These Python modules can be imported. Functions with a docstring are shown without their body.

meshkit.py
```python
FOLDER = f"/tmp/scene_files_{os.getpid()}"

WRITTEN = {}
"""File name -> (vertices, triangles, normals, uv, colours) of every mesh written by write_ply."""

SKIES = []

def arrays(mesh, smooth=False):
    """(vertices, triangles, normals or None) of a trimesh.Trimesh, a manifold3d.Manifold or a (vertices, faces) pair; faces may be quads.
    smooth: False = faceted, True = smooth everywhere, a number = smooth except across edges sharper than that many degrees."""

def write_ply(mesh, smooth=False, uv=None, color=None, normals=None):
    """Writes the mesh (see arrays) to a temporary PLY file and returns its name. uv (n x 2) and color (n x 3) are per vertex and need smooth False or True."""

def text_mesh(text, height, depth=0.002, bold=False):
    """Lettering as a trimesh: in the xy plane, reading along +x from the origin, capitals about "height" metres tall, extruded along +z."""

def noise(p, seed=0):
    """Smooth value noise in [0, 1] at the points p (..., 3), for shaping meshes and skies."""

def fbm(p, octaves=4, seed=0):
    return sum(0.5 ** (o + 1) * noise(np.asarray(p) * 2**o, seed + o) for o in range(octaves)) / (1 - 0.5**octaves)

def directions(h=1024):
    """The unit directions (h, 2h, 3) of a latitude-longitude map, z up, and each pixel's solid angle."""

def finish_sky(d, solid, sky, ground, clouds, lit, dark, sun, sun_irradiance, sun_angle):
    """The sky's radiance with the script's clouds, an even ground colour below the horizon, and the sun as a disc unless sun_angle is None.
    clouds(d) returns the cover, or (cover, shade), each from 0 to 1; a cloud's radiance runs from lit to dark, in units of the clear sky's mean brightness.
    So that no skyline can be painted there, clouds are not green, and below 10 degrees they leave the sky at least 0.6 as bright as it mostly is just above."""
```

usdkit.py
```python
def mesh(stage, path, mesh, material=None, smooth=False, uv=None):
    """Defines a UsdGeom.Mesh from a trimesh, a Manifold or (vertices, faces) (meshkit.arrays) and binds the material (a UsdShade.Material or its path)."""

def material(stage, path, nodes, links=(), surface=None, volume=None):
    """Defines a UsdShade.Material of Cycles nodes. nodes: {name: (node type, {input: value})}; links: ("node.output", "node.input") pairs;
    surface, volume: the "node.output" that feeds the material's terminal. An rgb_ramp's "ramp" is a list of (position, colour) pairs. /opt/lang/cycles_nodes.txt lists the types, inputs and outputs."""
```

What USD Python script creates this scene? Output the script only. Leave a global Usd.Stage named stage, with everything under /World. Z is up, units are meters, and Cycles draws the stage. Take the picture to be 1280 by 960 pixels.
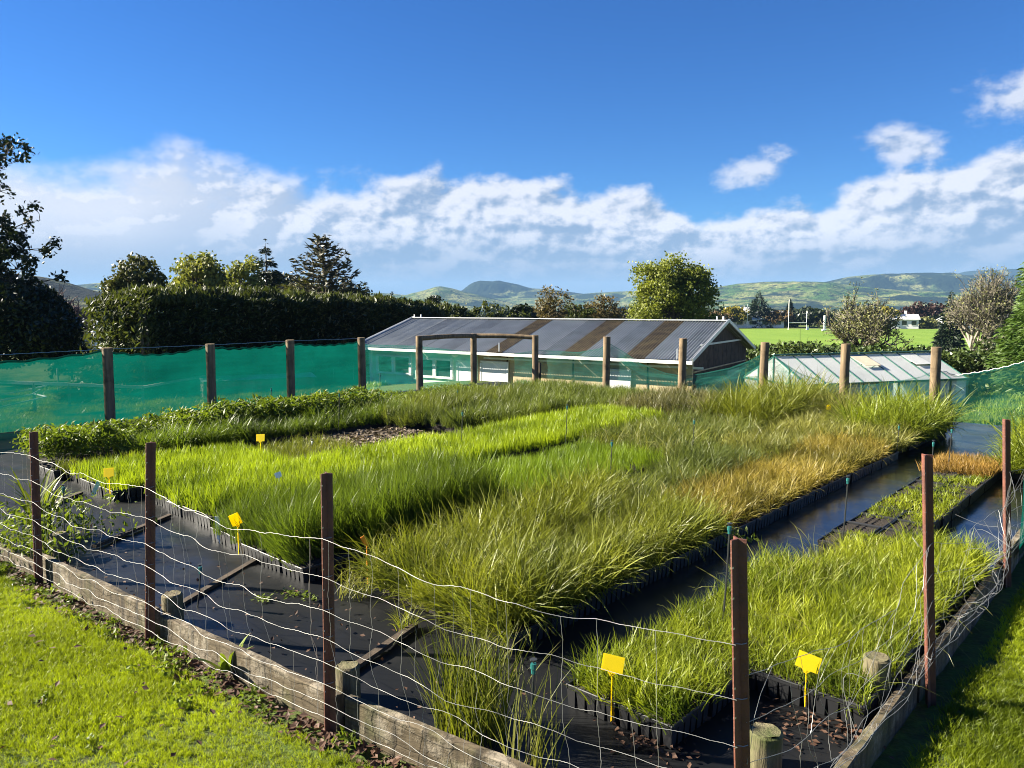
import math, random
import numpy as np, trimesh, usdkit, meshkit
from pxr import Usd, UsdGeom, UsdLux, UsdShade, Sdf, Gf, Vt

# ------------------------------------------------------------------ stage, camera, sky, sun, exposure
stage = Usd.Stage.CreateInMemory()
UsdGeom.SetStageUpAxis(stage, UsdGeom.Tokens.z)
UsdGeom.SetStageMetersPerUnit(stage, 1.0)
W = UsdGeom.Xform.Define(stage, '/World')
stage.SetDefaultPrim(W.GetPrim())
LOOKS = '/World/Looks'
UsdGeom.Scope.Define(stage, LOOKS)

FPX, PITCH, EYE = 949.0, math.atan(95 / 949.0), 2.0
EXPOSURE = 2.35
cam = UsdGeom.Camera.Define(stage, '/World/camera')
cam.CreateHorizontalApertureAttr(36.0)
cam.CreateFocalLengthAttr(36.0 * FPX / 1280)
cam.CreateClippingRangeAttr(Gf.Vec2f(0.05, 60000))
cam.CreateExposureAttr(EXPOSURE)
cam.AddTranslateOp().Set(Gf.Vec3d(0, 0, EYE))
cam.AddRotateXOp().Set(90 - math.degrees(PITCH))

SUN_EL, SUN_PHI = math.radians(28.5), math.radians(9)
SUN = np.array([-math.cos(SUN_PHI) * math.cos(SUN_EL), math.sin(SUN_PHI) * math.cos(SUN_EL), math.sin(SUN_EL)])
SKY = 0.05
SUN_INTENSITY = 1.25
HAZE = 0.00005


class Graph:
    """Collects shader nodes; n() adds a node and returns the name of its output, a link when given as an input."""
    def __init__(s): s.nodes, s.links, s.k = {}, [], 0
    def n(s, kind, out, **inputs):
        s.k += 1
        name = f'n{s.k}'
        const = {}
        for key, v in inputs.items():
            if isinstance(v, str) and v.startswith('n') and '.' in v: s.links.append((v, f'{name}.{key}'))
            else: const[key] = v
        s.nodes[name] = (kind, const)
        return f'{name}.{out}'
    def m(s, op, a, b=0.0, c=0.0, clamp=False):
        return s.n('math', 'value', math_type=op, value1=a, value2=b, value3=c, use_clamp=clamp)
    def rng(s, v, a, b, c=0.0, d=1.0, kind='linear'):
        return s.n('map_range', 'result', range_type=kind, value=v, from_min=a, from_max=b, to_min=c, to_max=d, clamp=True)
    def mix(s, f, a, b, kind='mix'):
        return s.n('mix_color', 'result', blend_type=kind, fac=f, a=a, b=b)
    def ramp(s, f, stops): return s.n('rgb_ramp', 'color', ramp=stops, fac=f)
    def noise(s, vec, scale, detail=3.0, rough=0.5, dist=0.0):
        return s.n('noise_texture', 'fac', vector=vec, scale=scale, detail=detail, roughness=rough, distortion=dist)
    def pos(s): return s.n('geometry', 'position')
    def make(s, name, surface=None, volume=None):
        return usdkit.material(stage, f'{LOOKS}/{name}', s.nodes, s.links, surface=surface, volume=volume)


def sky_material():
    g = Graph()
    d = g.n('texture_coordinate', 'generated')
    base = g.n('sky_texture', 'color', sky_type='single_scattering', sun_disc=False, sun_elevation=SUN_EL,
               sun_rotation=math.atan2(SUN[0], SUN[1]), altitude=60.0, air_density=1.0, aerosol_density=0.08, ozone_density=2.2)
    base = g.n('hsv', 'color', hue=0.502, saturation=1.22, value=0.92, fac=1.0, color=base)
    base = g.mix(1.0, base, (0.205, 0.39, 0.63), 'multiply'); g.nodes[base.split('.')[0]][1]['use_clamp'] = False
    sep = f'n{g.k + 1}'
    g.n('separate_xyz', 'x', vector=d)
    x, y, z = sep + '.x', sep + '.y', sep + '.z'
    az = g.m('multiply', g.m('arctan2', x, y), 57.2958)                # degrees right of the view axis
    el = g.m('multiply', g.m('arcsine', z), 57.2958)
    # elevation of the cloud bank's upper edge round the horizon, in degrees / 20
    deg = [(-180, 9), (-120, 7), (-70, 9.5), (-45, 9.0), (-34, 8.7), (-29, 8.7), (-25.5, 9.2), (-23.5, 10.4), (-21, 10.2), (-18.5, 8.7), (-14, 8.6), (-8, 8.7), (-2, 9.2), (4, 8.6),
           (9, 7.6), (13, 6.3), (17, 6.6), (20, 7.4), (23.5, 8.0), (27, 8.4), (30, 8.8), (34, 10.2), (45, 11), (70, 10), (120, 11), (180, 9)]
    top = g.m('multiply', g.n('rgb_to_bw', 'val', color=g.ramp(g.rng(az, -180.0, 180.0), [((a + 180) / 360, (e / 20,) * 3) for a, e in deg])), 20.0)
    v = g.n('combine_xyz', 'vector', x=g.m('multiply', az, 0.1), y=g.m('multiply', el, 0.15), z=3.7)
    v2 = g.n('vector_math', 'vector', math_type='add', vector1=v, vector2=(-0.045, 0.07, 0.0))
    big = g.noise(v, 0.9, 3.0, 0.5)
    puff, puff2 = g.noise(v, 2.5, 9.0, 0.55), g.noise(v2, 2.5, 9.0, 0.55)
    wob = g.m('add', g.m('multiply', g.m('subtract', big, 0.5), 3.4), g.m('multiply', g.m('subtract', puff, 0.5), 6.0))
    depth = g.m('add', g.m('add', g.m('subtract', top, el), 0.7), wob)                  # degrees below the bank's edge
    soft = g.rng(az, -22.0, -6.0, 3.2, 1.25)                           # the bank's edge is wispy on the left, puffy further right
    cover = g.n('map_range', 'result', range_type='smoothstep', value=g.m('divide', depth, soft), from_min=-0.15, from_max=1.0, to_min=0.0, to_max=1.0, clamp=True)
    # lone puffs above the bank
    for (a0, e0, ra, re) in ((17.6, 9.7, 3.2, 1.7), (26.5, 10.2, 3.4, 1.6), (33.5, 12.6, 4.2, 1.9)):
        da = g.m('divide', g.m('subtract', az, a0), ra); de = g.m('divide', g.m('subtract', el, e0), re)
        rr = g.m('sqrt', g.m('add', g.m('multiply', da, da), g.m('multiply', de, de)))
        p = g.rng(g.m('add', g.m('subtract', 1.0, rr), g.m('multiply', g.m('subtract', puff, 0.5), 3.4)), 0.0, 0.9, 0.0, 0.85, 'smoothstep')
        cover = g.m('maximum', cover, p)
    slope = g.m('subtract', puff, puff2)                                # the sunward, upper sides of the puffs are white
    edge = g.rng(depth, 0.0, 7.5, 0.66, 0.2)
    lit = g.rng(g.m('add', g.m('multiply', slope, 5.0), edge), -0.1, 0.85, 0.0, 1.0, 'smoothstep')
    high = g.rng(g.m('divide', el, top), 0.15, 0.7, 0.1, 1.0)
    lit = g.m('multiply', lit, high)
    lit = g.m('maximum', lit, g.m('multiply', g.rng(az, -10.0, -27.0, 0.0, 0.85), high))
    K = 1.0 / SKY / 2 ** EXPOSURE
    col = g.mix(lit, (0.31 * K, 0.42 * K, 0.60 * K), (0.82 * K, 0.86 * K, 0.96 * K))
    low = g.rng(el, 0.5, 5.0, 0.9, 0.0)
    col = g.mix(low, col, (0.235 * K, 0.325 * K, 0.475 * K))
    thick = g.m('multiply', cover, g.rng(lit, 0.0, 1.0, 0.9, 1.0))
    out = g.mix(thick, base, col)
    for nm in [k for k in g.nodes if g.nodes[k][0] == 'mix_color']: g.nodes[nm][1]['use_clamp'] = True
    return g.make('sky_look', surface=g.n('background_shader', 'background', color=out, strength=SKY))


sky = UsdLux.DomeLight.Define(stage, '/World/sky')
sky.CreateIntensityAttr(1.0)
UsdShade.MaterialBindingAPI.Apply(sky.GetPrim()).Bind(sky_material())
sky.GetPrim().SetCustomDataByKey('label', 'blue sky over a bank of white and grey cloud')
sky.GetPrim().SetCustomDataByKey('category', 'sky')
sky.GetPrim().SetCustomDataByKey('kind', 'structure')

sun = UsdLux.DistantLight.Define(stage, '/World/sun')
sun.CreateIntensityAttr(SUN_INTENSITY)
sun.CreateAngleAttr(0.55)
sun.CreateColorAttr(Gf.Vec3f(1.0, 0.92, 0.76))
sun.GetPrim().CreateAttribute('inputs:normalize', Sdf.ValueTypeNames.Bool).Set(True)
zx = np.cross([0, 0, 1.0], SUN); zx /= np.linalg.norm(zx); zy = np.cross(SUN, zx)
sun.AddTransformOp().Set(Gf.Matrix4d(*zx, 0, *zy, 0, *SUN, 0, 0, 0, 0, 1))

# ------------------------------------------------------------------ helpers
U = np.array([0.669, 0.743]); U /= np.linalg.norm(U)                   # the beds run this way, away to the right
Q = np.array([-U[1], U[0]])                                           # and lie side by side this way, towards the left


def P(q, r, z=0.0): return np.array([*(q * Q + r * U), z])


def qr(x, y): return x * Q[0] + y * Q[1], x * U[0] + y * U[1]


def ray(px, py):
    a, b = (px - 640) / FPX, (480 - py) / FPX
    return np.array([a, math.cos(PITCH) + b * math.sin(PITCH), -math.sin(PITCH) + b * math.cos(PITCH)])


def at(px, py, z=0.0):                                                # the point of the plane at height z seen at a pixel of the photograph
    d = ray(px, py)
    return np.array([0, 0, EYE]) + d * ((z - EYE) / d[2])


def atd(px, py, y):                                                   # the point y metres ahead seen at that pixel
    d = ray(px, py)
    return np.array([0, 0, EYE]) + d * (y / d[1])


used = {}


def numbered(parent, name):
    k = used.get((parent, name), 0)
    used[(parent, name)] = k + 1
    return f'{parent}/{name}' if k == 0 else f'{parent}/{name}_{k:03d}'


def tag(prim, label=None, cat=None, group=None, kind=None):
    p = prim.GetPrim() if hasattr(prim, 'GetPrim') else prim
    for k, v in (('label', label), ('category', cat), ('group', group), ('kind', kind)):
        if v: p.SetCustomDataByKey(k, v)
    return prim


def thing(name, label, cat, loc=(0, 0, 0), rz=0.0, group=None, kind=None):
    x = UsdGeom.Xform.Define(stage, numbered('/World', name))
    x.AddTranslateOp().Set(Gf.Vec3d(*map(float, loc)))
    if rz: x.AddRotateZOp().Set(math.degrees(rz))
    return tag(x, label, cat, group, kind)


def path(p): return str(p.GetPath()) if p is not None else '/World'


class MB:
    """Collects shapes into one mesh."""
    def __init__(s): s.v, s.f, s.n = [], [], 0
    def add(s, v, f):
        v, f = np.asarray(v, float), np.asarray(f, int)
        if f.shape[1] == 4: f = np.vstack([f[:, [0, 1, 2]], f[:, [0, 2, 3]]])
        s.v.append(v); s.f.append(f + s.n); s.n += len(v)
        return s
    def tm(s, m): return s.add(m.vertices, m.faces)
    def box(s, c, size, rz=0.0, axes=None, bevel=0.0):
        sx, sy, sz = np.asarray(size, float) / 2
        if bevel:
            pts = []
            for i in (-1, 1):
                for j in (-1, 1):
                    for k in (-1, 1):
                        pts += [(i * (sx - bevel), j * (sy - bevel), k * sz), (i * (sx - bevel), j * sy, k * (sz - bevel)), (i * sx, j * (sy - bevel), k * (sz - bevel))]
            m = trimesh.convex.convex_hull(np.array(pts)); v, f = m.vertices, m.faces
        else:
            m = trimesh.creation.box([2 * sx, 2 * sy, 2 * sz]); v, f = m.vertices, m.faces
        A = np.array([[math.cos(rz), math.sin(rz), 0], [-math.sin(rz), math.cos(rz), 0], [0, 0, 1.0]]) if axes is None else np.asarray(axes, float)
        return s.add(v @ A + np.asarray(c, float), f)
    def tube(s, pts, radii, sides=6, cap=True):
        pts = np.asarray(pts, float); n = len(pts)
        radii = np.full(n, radii) if np.ndim(radii) == 0 else np.asarray(radii, float)
        t = np.gradient(pts, axis=0); t /= np.maximum(np.linalg.norm(t, axis=1, keepdims=True), 1e-9)
        ref = np.array([0, 0, 1.0]) if abs(t[0, 2]) < 0.9 else np.array([1.0, 0, 0])
        a = np.cross(t, ref); bad = np.linalg.norm(a, axis=1) < 1e-3; a[bad] = [0, 1, 0]
        a /= np.linalg.norm(a, axis=1, keepdims=True); b = np.cross(t, a)
        an = np.arange(sides) / sides * 2 * math.pi
        ring = pts[:, None] + radii[:, None, None] * (np.cos(an)[None, :, None] * a[:, None] + np.sin(an)[None, :, None] * b[:, None])
        v = ring.reshape(-1, 3); f = []
        i = np.arange(n - 1)[:, None] * sides; j = np.arange(sides)[None]; k = (j + 1) % sides
        f = np.stack([i + j, i + k, i + k + sides, i + j + sides], -1).reshape(-1, 4)
        f = np.vstack([f[:, [0, 1, 2]], f[:, [0, 2, 3]]])[:, ::-1]
        if cap:
            v = np.vstack([v, pts[0], pts[-1]]); c0, c1 = n * sides, n * sides + 1; jj = np.arange(sides); kk = (jj + 1) % sides
            f = np.vstack([f, np.stack([np.full(sides, c0), jj, kk], -1), np.stack([np.full(sides, c1), (n - 1) * sides + kk, (n - 1) * sides + jj], -1)])
        return s.add(v, f)
    def bar(s, a, b, w, h, up=(0, 0, 1)):                             # a straight bar of rectangular section from a to b
        a, b = np.asarray(a, float), np.asarray(b, float); L = np.linalg.norm(b - a); x = (b - a) / L
        y = np.cross(up, x); y /= np.linalg.norm(y); z = np.cross(x, y)
        return s.box((a + b) / 2, (L, w, h), axes=[x, y, z])
    def grid(s, pts):                                                 # pts (m, n, 3)
        m, n = pts.shape[:2]
        i, j = np.meshgrid(np.arange(m - 1), np.arange(n - 1), indexing='ij'); k = (i * n + j).ravel()
        return s.add(pts.reshape(-1, 3), np.stack([k, k + n, k + n + 1, k + 1], -1))
    def build(s, name, mat, parent=None, smooth=False, label=None):
        m = usdkit.mesh(stage, numbered(path(parent), name), (np.vstack(s.v), np.vstack(s.f)), mat, smooth)
        UsdGeom.Gprim(m).CreateDoubleSidedAttr(True)
        return tag(m, label)


def copy_of(src, name, loc, rz, label, cat, group=None):
    x = thing(name, label, cat, loc, rz, group)
    x.GetPrim().GetReferences().AddInternalReference(src.GetPath()); x.GetPrim().SetInstanceable(True)
    return x


# ------------------------------------------------------------------ materials
def plain(name, col, rough=0.6, var=0.25, scale=6.0, col2=None, bump=0.0, bump_scale=40.0, spec=0.4, metal=0.0, stretch=(1, 1, 1), detail=5.0, lo=0.35, hi=0.65):
    g = Graph(); p = g.pos()
    v = g.n('mapping', 'vector', mapping_type='point', vector=p, scale=stretch)
    n = g.rng(g.noise(v, scale, detail, 0.6), lo, hi)
    c = np.array(col); c2 = np.array(col2) if col2 is not None else c * (1 - var)
    kw = {}
    if bump:
        kw['normal'] = g.n('bump', 'normal', height=g.noise(v, bump_scale, 4.0, 0.6), strength=bump, distance=0.02)
    return g.make(name, surface=g.n('principled_bsdf', 'BSDF', base_color=g.mix(n, c, c2), roughness=rough, specular_ior_level=spec, metallic=metal, **kw))


def leafy(name, stops, trans=0.4, rough=0.5, scale=1.2, spec=0.3, tint=(1.25, 1.26, 0.62), extra=None, k=0.66):
    """Blades and leaves: a colour for each leaf, drifting over metres, that lets light through."""
    g = Graph(); p = g.pos()
    n = g.rng(g.noise(p, scale, 3.0, 0.6), 0.3, 0.7)
    r = g.n('geometry', 'random_per_island')
    f = g.m('add', g.m('multiply', n, 1 - k), g.m('multiply', r, k))
    c = g.ramp(f, stops)
    if extra: c = extra(g, p, c)
    t = g.mix(1.0, c, tint, 'multiply'); g.nodes[t.split('.')[0]][1]['use_clamp'] = False
    a = g.n('principled_bsdf', 'BSDF', base_color=c, roughness=rough, specular_ior_level=spec)
    b = g.n('translucent_bsdf', 'BSDF', color=t)
    return g.make(name, surface=g.n('mix_closure', 'closure', fac=trans, closure1=a, closure2=b))


def wood_mat(name, col, col2, along=(1, 1, 0.12), rough=0.85, scale=14.0, bump=0.5, moss=None):
    g = Graph(); p = g.pos()
    v = g.n('mapping', 'vector', mapping_type='point', vector=p, scale=along)
    n = g.rng(g.noise(v, scale, 6.0, 0.65), 0.32, 0.68)
    c = g.mix(n, np.array(col), np.array(col2))
    n2 = g.rng(g.noise(p, 5.0, 5.0, 0.6), 0.5, 0.72)
    c = g.mix(n2, c, np.array(moss if moss else np.array(col2) * 0.55))
    b = g.n('bump', 'normal', height=g.noise(v, scale * 3, 4.0, 0.6), strength=bump, distance=0.008)
    return g.make(name, surface=g.n('principled_bsdf', 'BSDF', base_color=c, roughness=rough, specular_ior_level=0.25, normal=b))


def net_mat(name, col, open_, trans=0.5):
    """Woven shade cloth: a fine weave, partly open, partly lit through."""
    g = Graph(); p = g.pos()
    v = g.n('mapping', 'vector', mapping_type='point', vector=p, scale=(1, 1, 1.6))
    n = g.rng(g.noise(v, 1.6, 6.0, 0.65), 0.3, 0.7, -0.12, 0.12)
    fold = g.rng(g.noise(g.n('mapping', 'vector', mapping_type='point', vector=p, scale=(0.5, 0.5, 5.0)), 2.4, 4.0, 0.6), 0.42, 0.7, 0.0, -0.16)
    f = g.m('add', g.m('add', n, fold), open_, clamp=True)
    a = g.n('principled_bsdf', 'BSDF', base_color=np.array(col) * 0.8, roughness=0.6, specular_ior_level=0.2)
    b = g.n('translucent_bsdf', 'BSDF', color=col)
    s = g.n('mix_closure', 'closure', fac=trans, closure1=a, closure2=b)
    return g.make(name, surface=g.n('mix_closure', 'closure', fac=f, closure1=s, closure2=g.n('transparent_bsdf', 'BSDF', color=(1, 1, 1))))


# ------------------------------------------------------------------ blades, leaves and scatterings
def tuft(rng, n, h, spread, start, bend, w, seg=3, hvar=0.5, twist=1.2):
    """n curved, pointed blades from one foot: verts, faces."""
    az = rng.uniform(0, 2 * math.pi, n); ro = spread * np.sqrt(rng.uniform(0, 1, n)); az0 = rng.uniform(0, 2 * math.pi, n)
    root = np.stack([ro * np.cos(az0), ro * np.sin(az0), np.full(n, -0.01)], -1)
    hh = h * (1 - hvar * rng.uniform(0, 1, n)); th0 = start * rng.uniform(0, 1, n); th1 = bend * rng.uniform(0.3, 1.3, n)
    d = np.stack([np.cos(az), np.sin(az), np.zeros(n)], -1)
    tw = az + math.pi / 2 + rng.normal(0, twist, n); side = np.stack([np.cos(tw), np.sin(tw), np.zeros(n)], -1)
    pts = [root]
    for i in range(seg):
        th = th0 + th1 * ((i + 0.5) / seg) ** 1.4
        pts.append(pts[-1] + (hh / seg)[:, None] * (np.sin(th)[:, None] * d + np.cos(th)[:, None] * [0, 0, 1.0]))
    ww = w * rng.uniform(0.7, 1.2, n)
    rows = []
    for i in range(seg):
        k = (ww * (1 - (i / seg) ** 2 * 0.6) / 2)[:, None] * side
        rows += [pts[i] - k, pts[i] + k]
    rows.append(pts[seg])
    m = len(rows)
    v = np.stack(rows, 1).reshape(-1, 3)
    fs = []
    for i in range(seg - 1): fs += [(2 * i, 2 * i + 1, 2 * i + 3), (2 * i, 2 * i + 3, 2 * i + 2)]
    fs.append((2 * seg - 2, 2 * seg - 1, 2 * seg))
    f = (np.arange(n)[:, None, None] * m + np.array(fs)[None]).reshape(-1, 3)
    return v, f


def merge(*vf):
    n, vs, fs = 0, [], []
    for v, f in vf: vs.append(v); fs.append(f + n); n += len(v)
    return np.vstack(vs), np.vstack(fs)


def quads(c, a, b):
    """A pointed leaf at each centre c, with half length a and half width b (vectors)."""
    n = len(c)
    fold = np.cross(a, b); fold *= 0.25 * np.linalg.norm(b, axis=1, keepdims=True) / np.maximum(np.linalg.norm(fold, axis=1, keepdims=True), 1e-9)
    v = np.stack([c - a, c + b * 0.9 - a * 0.1 + fold, c + a, c - b * 0.9 - a * 0.1 + fold], 1).reshape(-1, 3)
    k = np.arange(n)[:, None] * 4
    return v, np.vstack([k + [0, 1, 2], k + [0, 2, 3]])


def rand_dirs(rng, n):
    d = rng.normal(size=(n, 3)); return d / np.linalg.norm(d, axis=1, keepdims=True)


def leaf_cloud(rng, c, size, aspect=0.5, up=0.0):
    """Leaves of random direction at the points c; up > 0 turns them skywards."""
    n = len(c); a = rand_dirs(rng, n); a[:, 2] += up; a /= np.linalg.norm(a, axis=1, keepdims=True)
    b = np.cross(a, rand_dirs(rng, n)); b /= np.maximum(np.linalg.norm(b, axis=1, keepdims=True), 1e-6)
    s = size * rng.uniform(0.6, 1.3, n)[:, None]
    return quads(c, a * s / 2, b * s * aspect / 2)


def quat(yaw, tilt_dir, tilt):
    c, s = np.cos(yaw / 2), np.sin(yaw / 2); ct, st = np.cos(tilt / 2), np.sin(tilt / 2); tx, ty = np.cos(tilt_dir), np.sin(tilt_dir)
    return np.stack([ct * c, st * (tx * c + ty * s), st * (ty * c - tx * s), ct * s], -1)


def scatter(name, parent, protos, mat, pos, yaw, scale, rng, tilt_dir=None, tilt=None):
    """One PointInstancer of the prototype meshes at pos."""
    n = len(pos)
    pi = UsdGeom.PointInstancer.Define(stage, numbered(path(parent), name))
    targets = []
    for v, f in protos:
        m = usdkit.mesh(stage, numbered(str(pi.GetPath()), 'tuft'), (v, f), mat); UsdGeom.Gprim(m).CreateDoubleSidedAttr(True)
        targets.append(m.GetPath())
    pi.CreatePrototypesRel().SetTargets(targets)
    pi.CreateProtoIndicesAttr(Vt.IntArray.FromNumpy(rng.integers(0, len(protos), n).astype(np.int32)))
    pi.CreatePositionsAttr(Vt.Vec3fArray.FromNumpy(np.asarray(pos, np.float32)))
    qs = quat(yaw, tilt_dir if tilt_dir is not None else np.zeros(n), tilt if tilt is not None else np.zeros(n))
    pi.CreateOrientationsAttr(Vt.QuathArray([Gf.Quath(float(a), float(b), float(c), float(d)) for a, b, c, d in qs]))
    sc = np.asarray(scale, np.float32)
    pi.CreateScalesAttr(Vt.Vec3fArray.FromNumpy(np.repeat(sc[:, None], 3, 1) if sc.ndim == 1 else sc))
    return pi

# ------------------------------------------------------------------ the ground
def S(t): t = np.clip(t, 0, 1); return t * t * (3 - 2 * t)


def front(q): return np.interp(q, [0.9, 1.0, 2.98, 4.66, 6.29, 14.2], [2.29, 2.28, 2.0, 1.85, 1.72, 1.1])   # the line of the near fence


R_BACK, Q_LEFT, Q_RIGHT = 15.0, 14.1, 0.92


def ground_z(x, y):
    x, y = np.asarray(x, float), np.asarray(y, float)
    q, r = qr(x, y)
    f = front(q); dist = np.hypot(x, y)
    z = np.full(np.shape(x), -0.06)
    fall = 1.0 * S((r - R_BACK - 0.3) / 5) + 0.75 * S((r - 20) / 9)
    z = z - fall * (1 - 0.75 * S((x - 9.0) / 3) * (1 - S((dist - 22) / 14)))
    z = z - 0.5 * S((q - Q_LEFT - 0.2) / 7) * (1 - S((r - R_BACK) / 6))
    z = z - (2.9 - 0.0) * S((dist - 42) / 75)
    lawn = np.maximum(0, f - r)
    z = np.where((r < f) & (q > Q_RIGHT - 0.3), -0.03 + 0.05 * np.maximum(0, lawn - 0.25), z)
    z = np.where(q < Q_RIGHT, -0.04 + 0.04 * np.maximum(0, Q_RIGHT - q - 0.4) + np.where(r < f, 0.05 * np.maximum(0, lawn - 0.25), 0), z)
    return z


def ground_grid(n=420, reach=9000):
    t = np.linspace(-1, 1, n); a = 9.0
    s = np.sinh(t * a) / math.sinh(a) * reach
    X, Y = np.meshgrid(s + 1.0, s + 8.0, indexing='ij')
    Z = ground_z(X, Y)
    d = np.hypot(X, Y)
    Z += (meshkit.fbm(np.stack([X * 0.9, Y * 0.9, X * 0], -1), 3, 5) - 0.5) * 0.05 * (d < 400)
    Z += (meshkit.fbm(np.stack([X * 0.01, Y * 0.01, X * 0], -1), 3, 6) - 0.5) * 4 * S((d - 350) / 500)
    Z -= 2.5 * S((d - 260) / 300)
    return np.stack([X, Y, Z], -1)


def ground_material():
    g = Graph(); p = g.pos()
    n1 = g.rng(g.noise(p, 0.9, 6.0, 0.65), 0.35, 0.65); n2 = g.rng(g.noise(p, 14.0, 4.0, 0.6), 0.3, 0.7)
    c = g.mix(n1, (0.055, 0.095, 0.014), (0.085, 0.13, 0.02))
    c = g.mix(g.m('multiply', n2, 0.8), c, (0.04, 0.033, 0.018))
    sep = f'n{g.k + 1}'; g.n('separate_xyz', 'x', vector=p)
    far = g.rng(sep + '.y', 150.0, 300.0)
    pad = g.n('voronoi_texture', 'color', vector=p, scale=0.004, randomness=0.9)
    padc = g.ramp(g.n('rgb_to_bw', 'val', color=pad), [(0.2, (0.05, 0.1, 0.02)), (0.5, (0.09, 0.14, 0.03)), (0.8, (0.12, 0.13, 0.05))])
    c = g.mix(far, c, padc)
    b = g.n('bump', 'normal', height=g.noise(p, 40.0, 4.0, 0.6), strength=0.6, distance=0.03)
    return g.make('turf_soil', surface=g.n('principled_bsdf', 'BSDF', base_color=c, roughness=0.9, specular_ior_level=0.15, normal=b))


gm = MB().grid(ground_grid()).build('ground', ground_material(), None, True)
tag(gm, 'gently falling grassy ground round the nursery and out to the plain', 'ground', kind='structure')

# the playing field beyond the bramble hedge
FZ = float(ground_z(60, 170)) + 0.05
g = Graph(); p = g.pos()
stripe = g.rng(g.noise(g.n('mapping', 'vector', mapping_type='point', vector=p, scale=(1, 0.3, 1)), 0.12, 5.0, 0.6), 0.35, 0.65)
fieldm = g.make('mown_field', surface=g.n('principled_bsdf', 'BSDF', base_color=g.mix(stripe, (0.095, 0.165, 0.022), (0.13, 0.20, 0.03)), roughness=0.9, specular_ior_level=0.1))
c = [(18, 118), (150, 118), (190, 236), (52, 246)]
fx = np.linspace(0, 1, 30)
A = np.array([[(1 - u) * (1 - v) * np.array(c[0]) + u * (1 - v) * np.array(c[1]) + u * v * np.array(c[2]) + (1 - u) * v * np.array(c[3]) for v in fx] for u in fx])
A = np.concatenate([A, np.full(A.shape[:2] + (1,), FZ)], -1)
tag(MB().grid(A).build('field', fieldm), 'bright green mown playing field behind the bramble hedge', 'field', kind='structure')

# the black weed mat the beds stand on
g = Graph(); p = g.pos()
wet = g.rng(g.noise(p, 0.7, 5.0, 0.6), 0.36, 0.6)
rip = g.noise(g.n('mapping', 'vector', mapping_type='point', vector=p, rotation=(0, 0, 0.835), scale=(1, 1, 1)), 9.0, 4.0, 0.6)
weave = g.n('wave_texture', 'fac', wave_type='bands', bands_direction='x', vector=g.n('mapping', 'vector', mapping_type='point', vector=p, rotation=(0, 0, -0.835)), scale=14.0, distortion=0.6, detail=1.0)
dust = g.rng(g.noise(p, 2.3, 7.0, 0.7), 0.5, 0.75, 0.0, 0.3)
h = g.m('add', rip, g.m('multiply', weave, 0.05))
bm = g.n('bump', 'normal', height=h, strength=0.09, distance=0.01)
sepm = f'n{g.k + 1}'; g.n('separate_xyz', 'x', vector=p)
across = g.m('add', g.m('multiply', sepm + '.x', float(Q[0])), g.m('multiply', sepm + '.y', float(Q[1])))
along = g.m('add', g.m('multiply', sepm + '.x', float(U[0])), g.m('multiply', sepm + '.y', float(U[1])))
sump = g.m('multiply', g.rng(across, 3.3, 2.7), g.rng(along, 3.6, 5.0))                  # water stands in the low right-hand paths
pool = g.m('maximum', sump, g.m('multiply', g.rng(g.noise(p, 0.55, 4.0, 0.55), 0.52, 0.64), 0.5))
wetness = g.m('multiply', pool, g.rng(wet, 0.0, 1.0, 0.75, 1.0), clamp=True)
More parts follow.
